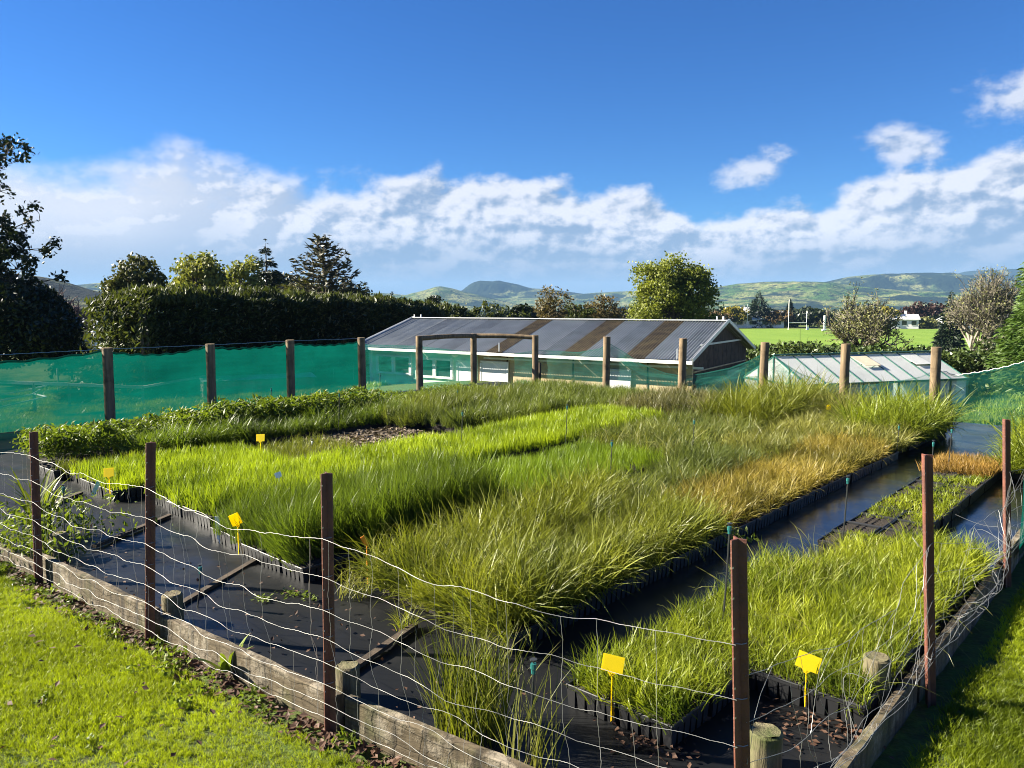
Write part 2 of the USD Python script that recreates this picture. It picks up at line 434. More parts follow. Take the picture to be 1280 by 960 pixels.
matm = g.make('weed_mat', surface=g.n('principled_bsdf', 'BSDF', base_color=g.mix(dust, (0.006, 0.0065, 0.0075), (0.032, 0.030, 0.027)), roughness=g.rng(wetness, 0.0, 1.0, 0.5, 0.15),
              specular_ior_level=g.rng(wetness, 0.0, 1.0, 0.16, 0.6), normal=bm))
qs, ts = np.linspace(Q_RIGHT + 0.05, Q_LEFT + 0.1, 230), np.linspace(0, 1, 230)
QQ, TT = np.meshgrid(qs, ts, indexing='ij'); F = front(QQ) + 0.08; RR = F + TT * (R_BACK + 0.15 - F)
pts = np.stack([QQ * Q[0] + RR * U[0], QQ * Q[1] + RR * U[1], 0 * QQ], -1)
n_ = meshkit.fbm(np.stack([QQ * 1.3, RR * 2.2, QQ * 0], -1), 4, 9) - 0.5
w_ = meshkit.fbm(np.stack([QQ * 0.8, RR * 7.0 + QQ * 1.5, QQ * 0 + 4], -1), 3, 19) - 0.5
pts[..., 2] = (n_ * 0.03 + w_ * 0.028) * S((3.3 - RR) / 0.5) + n_ * 0.012
tag(MB().grid(pts).build('nursery_floor', matm, None, True), 'black woven weed mat covering the nursery floor, wet in places', 'weed mat', kind='structure')


# ------------------------------------------------------------------ hills on the horizon
def hill_mat(name, pasture, forest, amount, scale=0.004):
    g = Graph(); p = g.pos()
    n = g.rng(g.noise(p, scale, 6.0, 0.62), amount - 0.03, amount + 0.03)
    n2 = g.rng(g.noise(p, scale * 9, 4.0, 0.6), 0.56, 0.6)
    pc = g.mix(g.rng(g.noise(p, scale * 2.2, 4.0, 0.6), 0.4, 0.62), np.array(pasture), np.array([0.15, 0.15, 0.06]))
    c = g.mix(n, np.array(forest), pc); c = g.mix(g.m('multiply', n2, 0.8), c, np.array(forest))
    b = g.n('bump', 'normal', height=g.noise(p, scale * 14, 4.0, 0.6), strength=0.8, distance=12.0)
    return g.make(name, surface=g.n('principled_bsdf', 'BSDF', base_color=c, roughness=0.95, specular_ior_level=0.05, normal=b))


def hill(label, prof, dist, depth, mat, seed, rough=0.1):
    """A ridge dist metres off whose skyline passes through the listed bearings."""
    pp = np.array([[*atd(x, y, dist)] for x, y in prof])
    xs = np.linspace(pp[0, 0], pp[-1, 0], 260); top = np.interp(xs, pp[:, 0], pp[:, 2]) + 9
    k = np.ones(9) / 9; top = np.convolve(np.pad(top, 4, 'edge'), k, 'valid')
    v = np.linspace(-1, 1, 90)
    XX, VV = np.meshgrid(xs, v, indexing='ij')
    H = top[:, None] * np.where(VV < 0, S(1 + VV) ** 0.8, S(1 - VV) ** 0.8)
    X3 = np.stack([XX * 0.006, (dist + VV * depth) * 0.006, XX * 0], -1)
    nz = meshkit.fbm(X3, 5, seed) - 0.5
    H = H * (1 + 1.1 * nz * (1 - np.exp(-((VV) / 0.35) ** 2))) + nz * rough * top[:, None] * np.exp(-(VV / 0.4) ** 2) - 9
    YY = dist + VV * depth
    o = MB().grid(np.stack([XX, YY, H], -1)).build('hill', mat, None, True)
    return tag(o, label, 'hill', kind='structure')


h_forest = hill_mat('far_bush', (0.030, 0.050, 0.017), (0.008, 0.014, 0.009), 0.60)
h_mixed = hill_mat('far_pasture', (0.034, 0.067, 0.015), (0.007, 0.014, 0.009), 0.47)
h_green = hill_mat('far_green', (0.036, 0.065, 0.017), (0.008, 0.016, 0.010), 0.44, 0.006)
h_dark = hill_mat('near_dark_hill', (0.020, 0.026, 0.017), (0.012, 0.014, 0.013), 0.55, 0.01)
hill('long hill range of green paddocks and dark bush behind the playing field', [(780, 384), (860, 367), (900, 358), (945, 353), (1000, 352), (1030, 354), (1060, 359), (1110, 363), (1160, 364), (1230, 365), (1300, 364), (1400, 366), (1520, 376)], 2900, 900, h_mixed, 31, 0.12)
hill('bush covered ridge at right rising over the paddock hills', [(985, 384), (1025, 354), (1060, 346), (1110, 343), (1160, 341), (1200, 344), (1240, 349), (1300, 352), (1400, 360)], 3500, 700, h_forest, 32, 0.06)
hill('bluish far ridge behind the bare tree at the right', [(1100, 384), (1180, 350), (1215, 339), (1260, 337), (1330, 334), (1450, 345), (1560, 365)], 5200, 900, h_forest, 33, 0.05)
hill('flat topped mountain seen above the shed roof', [(540, 384), (575, 366), (590, 354), (598, 351), (625, 352), (645, 355), (662, 360), (700, 363), (760, 372), (800, 384)], 4300, 800, h_forest, 34, 0.05)
hill('small green cone hill left of the flat topped mountain', [(470, 382), (500, 371), (528, 364), (550, 358), (562, 360), (585, 366), (620, 374), (660, 383)], 3300, 600, h_green, 35, 0.06)
hill('low green ridge above the hedge and the brown trees', [(380, 384), (440, 370), (470, 366), (520, 370), (600, 373), (690, 372), (740, 366), (800, 363), (860, 364), (940, 384)], 3900, 700, h_green, 36, 0.06)
hill('dark hillside beyond the gap left of the hedge', [(-160, 372), (-60, 345), (20, 342), (50, 346), (70, 352), (100, 363), (140, 372), (200, 384)], 900, 260, h_dark, 37, 0.06)
hill('pale blue hill behind the dark hillside at left', [(60, 384), (95, 366), (130, 355), (160, 352), (200, 358), (260, 372), (330, 384)], 3400, 700, h_green, 38, 0.06)

# ------------------------------------------------------------------ the long shed
m_white = plain('white_paint', (0.72, 0.72, 0.70), 0.5, 0.12, 4.0)
m_door = plain('door_paint', (0.70, 0.71, 0.72), 0.55, 0.14, 3.0)
g = Graph(); p = g.pos()
fr = g.n('fresnel', 'fac', IOR=1.5)
m_glass = g.make('window_glass', surface=g.n('mix_closure', 'closure', fac=g.m('add', fr, 0.06), closure1=g.n('transparent_bsdf', 'BSDF', color=(0.75, 0.8, 0.78)), closure2=g.n('glossy_bsdf', 'BSDF', color=(1, 1, 1), roughness=0.03)))
m_zinc = plain('zinc_roof', (0.25, 0.267, 0.272), 0.55, 0.2, 1.4, metal=0.1, stretch=(1, 1, 1), spec=0.3)
m_zinc2 = plain('zinc_roof_dull', (0.205, 0.22, 0.228), 0.6, 0.25, 2.0, metal=0.1, spec=0.3)
m_rust = plain('mossy_sheet', (0.17, 0.125, 0.06), 0.8, 0.5, 3.0, col2=(0.07, 0.055, 0.035))
m_pale = plain('pale_green_board', (0.52, 0.68, 0.50), 0.7, 0.15, 1.2)
m_tan = plain('weathered_board', (0.50, 0.38, 0.22), 0.8, 0.3, 1.6, col2=(0.32, 0.25, 0.15))
m_dark = wood_mat('dark_board', (0.075, 0.055, 0.038), (0.035, 0.027, 0.02), rough=0.9)
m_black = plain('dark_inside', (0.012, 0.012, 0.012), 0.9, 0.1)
m_galv = plain('galvanised', (0.62, 0.63, 0.64), 0.4, 0.15, 9.0, metal=0.8)

E1, E0, E2 = np.array([4.70, 20.0]), np.array([-5.23, 27.1]), np.array([7.90, 25.4])
E3 = E0 + E2 - E1
LEN = np.linalg.norm(E0 - E1); Lw = (E0 - E1) / LEN; WID = np.linalg.norm(E2 - E1); Gw = (E2 - E1) / WID
EAVE, RIDGE, SHG = 0.71, 1.60, -1.78
shed = thing('shed', 'long low shed with a corrugated iron roof and three brown mossy roof sheets', 'shed')


def sp(l, w, z): return np.array([*(E1 + Lw * l + Gw * w), z])        # l along the long wall from the right corner, w across


def wall_l(px):                                                      # where along the long wall a bearing meets it
    t = (px - 640) / FPX
    return (t * E1[1] - E1[0]) / (Lw[0] - t * Lw[1])


IN = 0.25
# wall sheets along the front, each a panel with a cover strip
edges = np.linspace(0.1, LEN - 0.1, 11); colour_from = wall_l(600)
b = MB()
for i in range(10):
    m = m_pale if edges[i] + 0.5 > colour_from else m_tan
    c = (sp(edges[i] + 0.01, IN, SHG) + sp(edges[i + 1] - 0.01, IN, EAVE - 0.1)) / 2
    MB().bar(*(sp(edges[i] + 0.012, IN, (SHG + EAVE) / 2 - 0.05), sp(edges[i + 1] - 0.012, IN, (SHG + EAVE) / 2 - 0.05)), 0.03, EAVE - SHG - 0.1).build('wall_sheet', m, shed)
for e in edges[1:-1]:
    MB().box(sp(e, IN - 0.022, (SHG + EAVE) / 2 - 0.06), (0.045, 0.02, EAVE - SHG - 0.12), rz=math.atan2(Lw[1], Lw[0])).build('cover_strip', m_dark if e < colour_from else m_pale, shed)
# the dark gable of vertical boards, one prim a board, and its pale rail
nb = 12
for i in range(nb):
    w0, w1 = IN + i * (WID - 2 * IN) / nb, IN + (i + 1) * (WID - 2 * IN) / nb - 0.015
    zt = lambda w: EAVE - 0.06 + (RIDGE - EAVE) * (1 - abs(w - WID / 2) / (WID / 2))
    pr = [sp(0.0, w0, SHG), sp(0.0, w1, SHG), sp(0.0, w1, zt(w1) - 0.05), sp(0.0, w0, zt(w0) - 0.05)]
    off = np.array([*(Lw * 0.03), 0])
    v = np.array(pr + [q_ + off for q_ in pr])
    MB().add(v, np.array([[0, 1, 2, 3], [7, 6, 5, 4], [0, 4, 5, 1], [1, 5, 6, 2], [2, 6, 7, 3], [3, 7, 4, 0]])).build('gable_board', m_dark, shed)
MB().bar(sp(-0.02, 0.9, EAVE + 0.28), sp(-0.02, WID - 0.9, EAVE + 0.28), 0.03, 0.05).build('gable_rail', m_galv, shed)
MB().bar(sp(-0.02, 0.3, EAVE - 0.42), sp(-0.02, WID - 0.3, EAVE - 0.42), 0.03, 0.03).build('gable_rail', m_tan, shed)
MB().bar(sp(-0.03, 3.6, EAVE - 1.25), sp(-0.03, 5.0, EAVE - 1.25), 0.03, 1.3).build('gable_door', plain('grey_door', (0.16, 0.155, 0.15), 0.7), shed)
b = MB()
for w in (WID - IN,): b.bar(sp(0.25, w, (SHG + EAVE) / 2), sp(LEN - 0.25, w, (SHG + EAVE) / 2), 0.04, EAVE - SHG)
b.bar(sp(LEN - 0.2, IN, (SHG + EAVE) / 2 - 0.1), sp(LEN - 0.2, WID - IN, (SHG + EAVE) / 2 - 0.1), 0.04, EAVE - SHG - 0.2)
b.build('back_wall', m_tan, shed)


def roof_sheet(l0, l1, side, mat, label=None):
    n = max(12, int((l1 - l0) / 0.09 * 8)); ls = np.linspace(l0, l1, n)
    rows = []
    for w, z in ((-0.28, EAVE - (RIDGE - EAVE) * 0.28 / (WID / 2)), (WID / 2, RIDGE)):
        w_ = w if side == 0 else WID - w
        rows.append([sp(l, w_, z + 0.021 * math.sin(l / 0.09 * 2 * math.pi)) for l in ls])
    MB().grid(np.array(rows)).build('roof_sheet', mat, shed, True, label)


SHEET = 0.68
browns = [wall_l(x) for x in (615, 714, 793)]
l = -0.16; k = 0
while l < LEN + 0.25:
    l1 = min(l + SHEET, LEN + 0.3)
    br = any(abs((l + l1) / 2 - b_) < SHEET / 2 for b_ in browns)
    roof_sheet(l + 0.004, l1, 0, m_rust if br else (m_zinc if k % 3 else m_zinc2), 'brown mossy roof sheet' if br else None)
    if k % 3 == 0: roof_sheet(l + 0.004, min(l + 3 * SHEET, LEN + 0.3), 1, m_zinc2)
    l += SHEET; k += 1
MB().bar(sp(-0.18, WID / 2, RIDGE + 0.035), sp(LEN + 0.32, WID / 2, RIDGE + 0.035), 0.22, 0.03).build('ridge_cap', m_galv, shed)
for l_ in (-0.17, LEN + 0.31):
    for s_ in (0, 1):
        w_ = -0.3 if s_ == 0 else WID + 0.3
        MB().bar(sp(l_, w_, EAVE - 0.06), sp(l_, WID / 2, RIDGE + 0.03), 0.03, 0.10).build('barge_board', m_galv, shed)
MB().bar(sp(-0.16, -0.3, EAVE - 0.13), sp(LEN + 0.3, -0.3, EAVE - 0.13), 0.03, 0.085).build('fascia', m_white, shed)
MB().bar(sp(-0.3, IN - 0.03, EAVE - 0.30), sp(colour_from, IN - 0.03, EAVE - 0.30), 0.02, 0.06).build('soffit_batten', m_white, shed)
MB().box(sp(LEN - 0.05, IN - 0.03, (SHG + EAVE) / 2), (0.1, 0.05, EAVE - SHG - 0.1), rz=math.atan2(Lw[1], Lw[0])).build('corner_trim', m_white, shed)
MB().box(sp(0.06, IN - 0.02, (SHG + EAVE) / 2), (0.14, 0.06, EAVE - SHG - 0.1), rz=math.atan2(Lw[1], Lw[0])).build('corner_trim', m_tan, shed)
for l_, w_ in ((LEN + 0.25, WID / 2), (LEN - 0.1, WID / 2), (0.2, WID / 2), (0.0, WID / 2)):
    MB().tube([sp(l_, w_, RIDGE), sp(l_, w_, RIDGE + 0.15)], 0.025, 6).build('vent_pipe', m_white, shed)
for l_ in (LEN + 0.2, wall_l(628), 0.3):
    MB().tube([sp(l_, -0.2, EAVE - 0.1), sp(l_, -0.2, EAVE + 0.22)], 0.02, 6).build('wire_bracket', m_galv, shed)


def wall_box(name, x0, x1, y0, y1, mat, depth, out, parent):
    l0, l1 = wall_l(x0), wall_l(x1); lm = (l0 + l1) / 2; d = sp(lm, IN, 0)[1]
    z0, z1 = atd(x0, y0, d)[2], atd(x0, y1, d)[2]
    return MB().box(sp(lm, IN - out, (z0 + z1) / 2), (abs(l1 - l0), depth, abs(z0 - z1)), rz=math.atan2(Lw[1], Lw[0])).build(name, mat, parent)


def window(x0, x1, y0, y1, xm):
    f = wall_box('window', x0, x1, y0, y0 + 2.6, m_white, 0.07, 0.05, shed)
    for (a, c_, d_, e) in ((x0, x1, y1 - 2.6, y1), (x0, x0 + 2.6, y0, y1), (x1 - 2.6, x1, y0, y1), (xm - 1.8, xm + 1.8, y0, y1)):
        wall_box('frame', a, c_, d_, e, m_white, 0.066, 0.052, f)
    for a, c_ in ((x0, xm), (xm, x1)): wall_box('pane', a + 2, c_ - 1.5, y0 + 2, y1 - 2, m_winpane, 0.012, 0.03, f)


m_winpane = plain('dark_window', (0.02, 0.03, 0.03), 0.06, 0.1, spec=0.6)
window(465.5, 509.5, 443.5, 467.5, 487)
window(517, 561.5, 447.5, 472.5, 538.5)
for x0, x1, y0, y1 in ((568.5, 588, 452, 484), (598, 630, 453, 500)):
    d_ = wall_box('door', x0, x1, y0, y1, m_door, 0.05, 0.05, shed)
    wall_box('frame', x0 - 1.2, x1 + 1.2, y0 - 1.6, y0, m_white, 0.06, 0.06, d_); wall_box('frame', x0 - 1.6, x0, y0, y1, m_white, 0.06, 0.06, d_); wall_box('frame', x1, x1 + 1.6, y0, y1, m_white, 0.06, 0.06, d_)
d_ = wall_box('door', 760, 786, 463, 500, m_white, 0.05, 0.06, shed)
wall_box('frame', 759.5, 786.5, 461.5, 463, m_white, 0.07, 0.07, d_)
lm = MB().tm(trimesh.creation.icosphere(2, 0.13)); o = lm.build('wall_lamp', m_white, shed, True)
UsdGeom.Xformable(o).AddTranslateOp().Set(Gf.Vec3d(*map(float, sp(wall_l(565.5), IN - 0.1, atd(565, 445, 23.5)[2]))))

# ------------------------------------------------------------------ the glasshouse
m_gframe = plain('green_frame', (0.015, 0.085, 0.065), 0.4, 0.15)
g = Graph(); p = g.pos()
dirt = g.rng(g.noise(p, 1.3, 5.0, 0.65), 0.3, 0.7, 0.72, 0.92)
w = g.n('mix_closure', 'closure', fac=0.45, closure1=g.n('principled_bsdf', 'BSDF', base_color=g.mix(g.rng(g.noise(p, 0.7, 3.0), 0.4, 0.6), (0.70, 0.71, 0.70), (0.80, 0.80, 0.79)), roughness=0.35), closure2=g.n('translucent_bsdf', 'BSDF', color=(0.7, 0.72, 0.7)))
m_limed = g.make('limewashed_glass', surface=g.n('mix_closure', 'closure', fac=dirt, closure1=g.n('transparent_bsdf', 'BSDF', color=(0.9, 0.95, 0.92)), closure2=w))
g = Graph(); p = g.pos()
dirt = g.rng(g.noise(p, 1.8, 5.0, 0.65), 0.3, 0.7, 0.12, 0.4)
w = g.n('principled_bsdf', 'BSDF', base_color=(0.5, 0.53, 0.52), roughness=0.2)
m_clear = g.make('hazy_glass', surface=g.n('mix_closure', 'closure', fac=dirt, closure1=g.n('transparent_bsdf', 'BSDF', color=(0.9, 0.95, 0.92)), closure2=w))
m_tanpane = plain('tan_pane', (0.55, 0.47, 0.34), 0.5, 0.15)
gh = thing('glasshouse', 'small glasshouse with a whitewashed pane roof and green frame behind the sagging net', 'glasshouse')
G1 = np.array([6.82, 17.5]); La = np.array([0.946, 0.323]); La /= np.linalg.norm(La); Ga = np.array([-La[1], La[0]])
GL, GW, GE, GR = 4.95, 2.35, 0.23, 0.82
GG = float(ground_z(8, 19)) - 0.05


def gp(l, w, z): return np.array([*(G1 + La * l + Ga * w), z])


NP = 9
for i in range(NP + 1):
    l = GL * i / NP
    MB().bar(gp(l, 0, GE), gp(l, GW / 2, GR), 0.02, 0.03).build('glazing_bar', m_gframe, gh)
    MB().bar(gp(l, GW, GE), gp(l, GW / 2, GR), 0.02, 0.03).build('glazing_bar', m_gframe, gh)
    MB().box((gp(l, 0, GG) + gp(l, 0, GE)) / 2, (0.04, 0.04, GE - GG), rz=math.atan2(La[1], La[0])).build('upright', m_gframe, gh)
def pane(a, b_, c_, d_, mat, nm='roof_pane', label=None):
    v = np.array([a, b_, c_, d_]); n = np.cross(v[1] - v[0], v[2] - v[0]); n = n / np.linalg.norm(n) * 0.004
    MB().add(np.vstack([v - n, v + n]), np.array([[0, 3, 2, 1], [4, 5, 6, 7], [0, 1, 5, 4], [1, 2, 6, 5], [2, 3, 7, 6], [3, 0, 4, 7]])).build(nm, mat, gh, False, label)
for i in range(NP):
    a, c_ = GL * i / NP + 0.02, GL * (i + 1) / NP - 0.02
    if i == 7 or i == 4:                                              # a tilted vent in the roof
        lift = 0.05; zm = GE + (GR - GE) * 0.5
        pane(gp(a, 0.02, GE), gp(c_, 0.02, GE), gp(c_, GW / 4, zm), gp(a, GW / 4, zm), m_limed)
        pane(gp(a, GW / 4 - 0.03, zm + lift), gp(c_, GW / 4 - 0.03, zm + lift), gp(c_, GW / 2, GR), gp(a, GW / 2, GR), m_tanpane if i == 4 else m_limed, 'roof_vent', 'raised roof vent')
    else:
        pane(gp(a, 0.02, GE), gp(c_, 0.02, GE), gp(c_, GW / 2, GR), gp(a, GW / 2, GR), m_limed)
    pane(gp(a, GW - 0.02, GE), gp(c_, GW - 0.02, GE), gp(c_, GW / 2, GR), gp(a, GW / 2, GR), m_limed)
    pane(gp(a, 0, GG + 0.1), gp(c_, 0, GG + 0.1), gp(c_, 0, GE - 0.02), gp(a, 0, GE - 0.02), m_clear, 'wall_pane')
for l in (0.0, GL):
    for j in range(4):
        w0, w1 = GW * j / 4 + 0.02, GW * (j + 1) / 4 - 0.02
        zt = lambda w_: GE + (GR - GE) * (1 - abs(w_ - GW / 2) / (GW / 2)) - 0.03
        pane(gp(l, w0, GG + 0.1), gp(l, w1, GG + 0.1), gp(l, w1, zt(w1)), gp(l, w0, zt(w0)), m_clear, 'gable_pane')
    for j in range(1, 4):
        w_ = GW * j / 4
        MB().box((gp(l, w_, GG) + gp(l, w_, GE + (GR - GE) * (1 - abs(w_ - GW / 2) / (GW / 2)))) / 2, (0.045, 0.035, GE + (GR - GE) * (1 - abs(w_ - GW / 2) / (GW / 2)) - GG), rz=math.atan2(La[1], La[0])).build('upright', m_gframe, gh)
    MB().bar(gp(l - 0.012, 0, GE - 0.03), gp(l - 0.012, GW, GE - 0.03), 0.035, 0.04).build('tie_bar', m_gframe, gh)
MB().bar(gp(-0.03, GW / 2, GR + 0.035), gp(GL + 0.03, GW / 2, GR + 0.035), 0.06, 0.03).build('ridge_bar', m_gframe, gh)
MB().bar(gp(-0.03, -0.035, GE - 0.01), gp(GL + 0.03, -0.035, GE - 0.01), 0.05, 0.05).build('gutter', m_gframe, gh)

# ------------------------------------------------------------------ posts and shade netting
m_post = wood_mat('treated_post', (0.20, 0.145, 0.085), (0.085, 0.06, 0.036), along=(1, 1, 0.1), scale=18)
m_netl = net_mat('teal_net_double', (0.0008, 0.064, 0.049), 0.17, 0.5)
m_netr = net_mat('teal_net_single', (0.012, 0.17, 0.13), 0.76, 0.5)
m_netp = net_mat('teal_net_thin', (0.006, 0.13, 0.09), 0.62, 0.5)
m_rope = plain('white_rope', (0.62, 0.62, 0.58), 0.8, 0.2)
m_wire = plain('fence_wire', (0.30, 0.30, 0.29), 0.45, 0.4, 30.0, metal=0.5)
rng = np.random.default_rng(4)


def on_left(px):                                                     # the left net line is q = Q_LEFT
    t = (px - 640) / FPX; r = (t * Q[1] * Q_LEFT - Q[0] * Q_LEFT) / (U[0] - t * U[1])
    return P(Q_LEFT, r)


def on_back(px):
    t = (px - 640) / FPX; q = (t * U[1] * R_BACK - U[0] * R_BACK) / (Q[0] - t * Q[1])
    return P(q, R_BACK)


def z_at(pt, py): return atd(640, py, pt[1])[2]


def round_post(pt, top, rad, parent, name='post', lean=0.0, base=-0.4):
    a = rng.uniform(0, 6.28); zs = np.array([base, 0.2, 0.6, 1.0, 1.0 + 1e-3]); zs = np.linspace(base, top, 6)
    pts = np.array([[pt[0] + lean * (z - 0) * math.cos(a), pt[1] + lean * z * math.sin(a), z] for z in zs])
    pts = np.vstack([pts, pts[-1] + [0, 0, 0.004]]); r_ = np.array([rad * rng.uniform(0.96, 1.04) for _ in zs] + [rad * 0.86])
    return MB().tube(pts, r_, 14).build(name, m_post, parent, 35)


def net_panel(a, b, ztop, zbot, mat, parent, seed, bulge=0.11, cols=40, rows=14, name='net'):
    """Cloth hung from a to b; ztop is a function of 0..1 along it."""
    u = np.linspace(0, 1, cols); v = np.linspace(0, 1, rows)
    UU, VV = np.meshgrid(u, v, indexing='ij'); zt = np.array([ztop(t) for t in u])
    d = b - a; n = np.array([-d[1], d[0], 0]) / np.linalg.norm(d[:2])
    L = np.linalg.norm(d)
    w_ = (meshkit.fbm(np.stack([UU * L * 1.1 + seed * 7, VV * 2.2, UU * 0], -1), 3, seed) - 0.5) * 2
    w_ = w_ * bulge * (np.sin(UU * math.pi) * 0.8 + 0.2) * (0.35 + 0.65 * np.sin(VV * math.pi))
    pts = a + UU[..., None] * d + w_[..., None] * n
    pts[..., 2] = zbot + (zt[:, None] - zbot) * (1 - VV)
    return MB().grid(pts).build(name, mat, parent, True)


fl = thing('shade_net_fence', 'teal green shade net fence on wooden posts along the left side', 'fence')
lposts = [(on_left(-190), None), (on_left(133), 435), (on_left(262), 430), (on_left(362), 425), (on_left(452), 422)]
lz = []
for pt, py in lposts:
    top = z_at(pt, py) if py else 1.25
    lz.append(top); round_post(pt, top, 0.085, fl, lean=0.01)
tops = [0.03, 0.06, 0.05, 0.07, 0.10]
for i in range(4):
    a, b = lposts[i][0], lposts[i + 1][0]; za, zb = lz[i] - tops[i], lz[i + 1] - tops[i + 1]
    sag = (0.10, 0.11, 0.07, 0.06)[i]
    zf = lambda t, za=za, zb=zb, sag=sag: za + (zb - za) * t - sag * 4 * t * (1 - t) + 0.012 * math.sin(t * 47)
    off = np.array([*(Q * 0.09), 0])
    net_panel(a + off, b + off, zf, 0.0, m_netl, fl, 20 + i)
    # the gathered hem along the top
    us = np.linspace(0, 1, 40); dd = b - a
    MB().tube([a + off + dd * t + np.array([0, 0, zf(t) - dd[2] * t]) for t in us], 0.014 + 0.006 * rng.random(40), 5).build('hem', m_netl, fl, True)
ws = [p_[0] + np.array([0, 0, z_ - 0.02]) for p_, z_ in zip(lposts, lz)]
MB().tube(ws, 0.004, 4).build('wire', m_galv, fl)

fb = thing('shade_net_fence', 'sagging single shade net on posts along the back and round to the right', 'fence')
TOP = np.array([(452, 431), (524, 433), (560, 437), (592, 441), (640, 443), (669, 438), (720, 441), (748, 436), (758, 429), (775, 439), (800, 456), (830, 467), (853, 471), (880, 467), (910, 461), (935, 452), (955, 441), (975, 452),
                (1000, 468), (1030, 478), (1057, 484), (1090, 482), (1120, 478), (1150, 472), (1172, 463), (1195, 471), (1230, 466), (1255, 461), (1290, 451), (1400, 440)], float)


def hang(pa, pb, line, seed, bulge=0.08, n=26):
    a, b = line(pa), line(pb)
    def zf(t):
        pt = a + (b - a) * t; px = 640 + FPX * pt[0] / pt[1]
        return z_at(pt, np.interp(px, TOP[:, 0], TOP[:, 1]))
    off = np.array([*((Q * 0.08) if line is on_left else (U * 0.09)), 0])
    net_panel(a + off, b + off, zf, -0.02, m_netr, fb, seed, bulge, cols=n)
    us = np.linspace(0, 1, n)
    return [a + off + (b - a) * t + np.array([0, 0, zf(t)]) for t in us]


hem = []
seq = [(452, 524, on_left), (524, 592, on_left)]
h1 = hang(452, 524, on_left, 41) + hang(524, 592, on_left, 42)
hb = []
for i, (a, b) in enumerate(((640, 669), (669, 758), (758, 853), (853, 955), (955, 1057), (1057, 1172), (1172, 1290), (1290, 1400))):
    hb += hang(a, b, on_back, 50 + i, 0.12, 30)
# the corner bay between the last left post and the first back post
ca, cb = on_left(592), on_back(640)
MB().tube(h1, 0.012, 5).build('hem', m_netr, fb, True); MB().tube(hb[:210], 0.014, 5).build('hem', m_netr, fb, True)
MB().tube([p_ + np.array([0, 0, 0.02 + 0.01 * math.sin(i * 2.1)]) for i, p_ in enumerate(hb[182:])], 0.007, 5).build('rope', m_rope, fb, True, 'white rope along the net edge')
# a second fold of net hanging in a swag beside the shed and over the glasshouse
for k, (pa, pb, ys, drop) in enumerate(((853, 955, (474, 469, 447), 0.16), (758, 853, (432, 463, 474), 0.2), (958, 1050, (446, 480, 492), 0.22))):
    a, b = on_back(pa), on_back(pb); off = np.array([*(U * 0.16), 0]); u = np.linspace(0, 1, 24)
    zt = np.interp(u, [0, 0.5, 1], [z_at(a, ys[0]), z_at((a + b) / 2, ys[1]), z_at(b, ys[2])]) - 0.02 * np.sin(u * math.pi)
    pts = np.array([[np.array([*(a + off + (b - a) * t)[:2], z - drop * s_]) + np.array([*(U * 0.05 * math.sin(s_ * 9 + t * 11)), 0]) for s_ in np.linspace(0, 1, 8)] for t, z in zip(u, zt)])
    MB().grid(pts).build('swag', m_netr, fb, True)
for px, py in ((758, 421), (853, 423), (955, 428), (1057, 430), (1172, 434), (1400, 440)):
    pt = on_back(px); round_post(pt, z_at(pt, py), 0.085, fb, lean=0.015)

fr_ = thing('post_and_rail', 'three round posts with two pole rails standing before the shed', 'timber frame')
fp = [(on_left(524), 420), (on_left(592), 417), (on_back(669), 419)]
fz = []
for pt, py in fp:
    fz.append(z_at(pt, py)); round_post(pt, fz[-1], 0.085, fr_, 'post')
for i in range(2):
    a, b = fp[i][0] + [0, 0, fz[i] - 0.06], fp[i + 1][0] + [0, 0, fz[i + 1] - 0.06]
    mid = [(a + (b - a) * t + np.array([0, 0, 0.02 * math.sin(t * 3.1)])) for t in np.linspace(0.02, 0.98, 8)]
    MB().tube(mid, np.linspace(0.062, 0.055, 8), 12).build('rail', m_post, fr_, 35)
MB().tube([fp[2][0] + [0.12, -0.1, 0], fp[2][0] + [0.12, -0.1, 0.6]], 0.03, 8).build('stake', m_dark, fr_)

# green net along the far half of the right-hand fence
f3 = thing('shade_net_fence', 'low green shade net tied along the far half of the right fence', 'fence')
a, b = P(Q_RIGHT, 6.95), P(Q_RIGHT, R_BACK)
net_panel(a, b, lambda t: 0.82 + 0.03 * math.sin(t * 21), 0.05, m_netl, f3, 71, 0.05, cols=60)
for r_ in (8.75, 10.9, 13.0): round_post(P(Q_RIGHT - 0.06, r_), 0.95, 0.05, f3)
# one more round post beyond the net in front of the glasshouse
o = thing('round_post', 'stout round post inside the net in front of the glasshouse', 'post')
pt = atd(1012, 500, 16.6); round_post(pt, z_at(pt, 481), 0.10, o, base=-1.2)

# ------------------------------------------------------------------ trees, hedges and the far town
m_bark = wood_mat('bark', (0.11, 0.085, 0.06), (0.05, 0.04, 0.03))
m_palebark = wood_mat('pale_bark', (0.34, 0.30, 0.25), (0.18, 0.155, 0.13))
m_plane = leafy('plane_leaves', [(0.0, (0.105, 0.131, 0.021)), (0.45, (0.228, 0.245, 0.038)), (0.8, (0.367, 0.350, 0.061)), (1.0, (0.525, 0.420, 0.088))], 0.3, scale=0.4)
m_plane2 = leafy('plane_leaves_back', [(0.0, (0.100, 0.120, 0.028)), (0.45, (0.240, 0.240, 0.060)), (0.8, (0.400, 0.360, 0.100)), (1.0, (0.520, 0.420, 0.140))], 0.3, scale=0.4)
m_darkleaf = leafy('dark_glossy_leaves', [(0.0, (0.012, 0.02, 0.008)), (0.5, (0.025, 0.036, 0.012)), (1.0, (0.05, 0.06, 0.02))], 0.12, rough=0.4, scale=0.6)
m_conifer = leafy('conifer_needles', [(0.0, (0.010, 0.02, 0.010)), (0.5, (0.022, 0.035, 0.015)), (1.0, (0.045, 0.055, 0.022))], 0.12, scale=0.5)
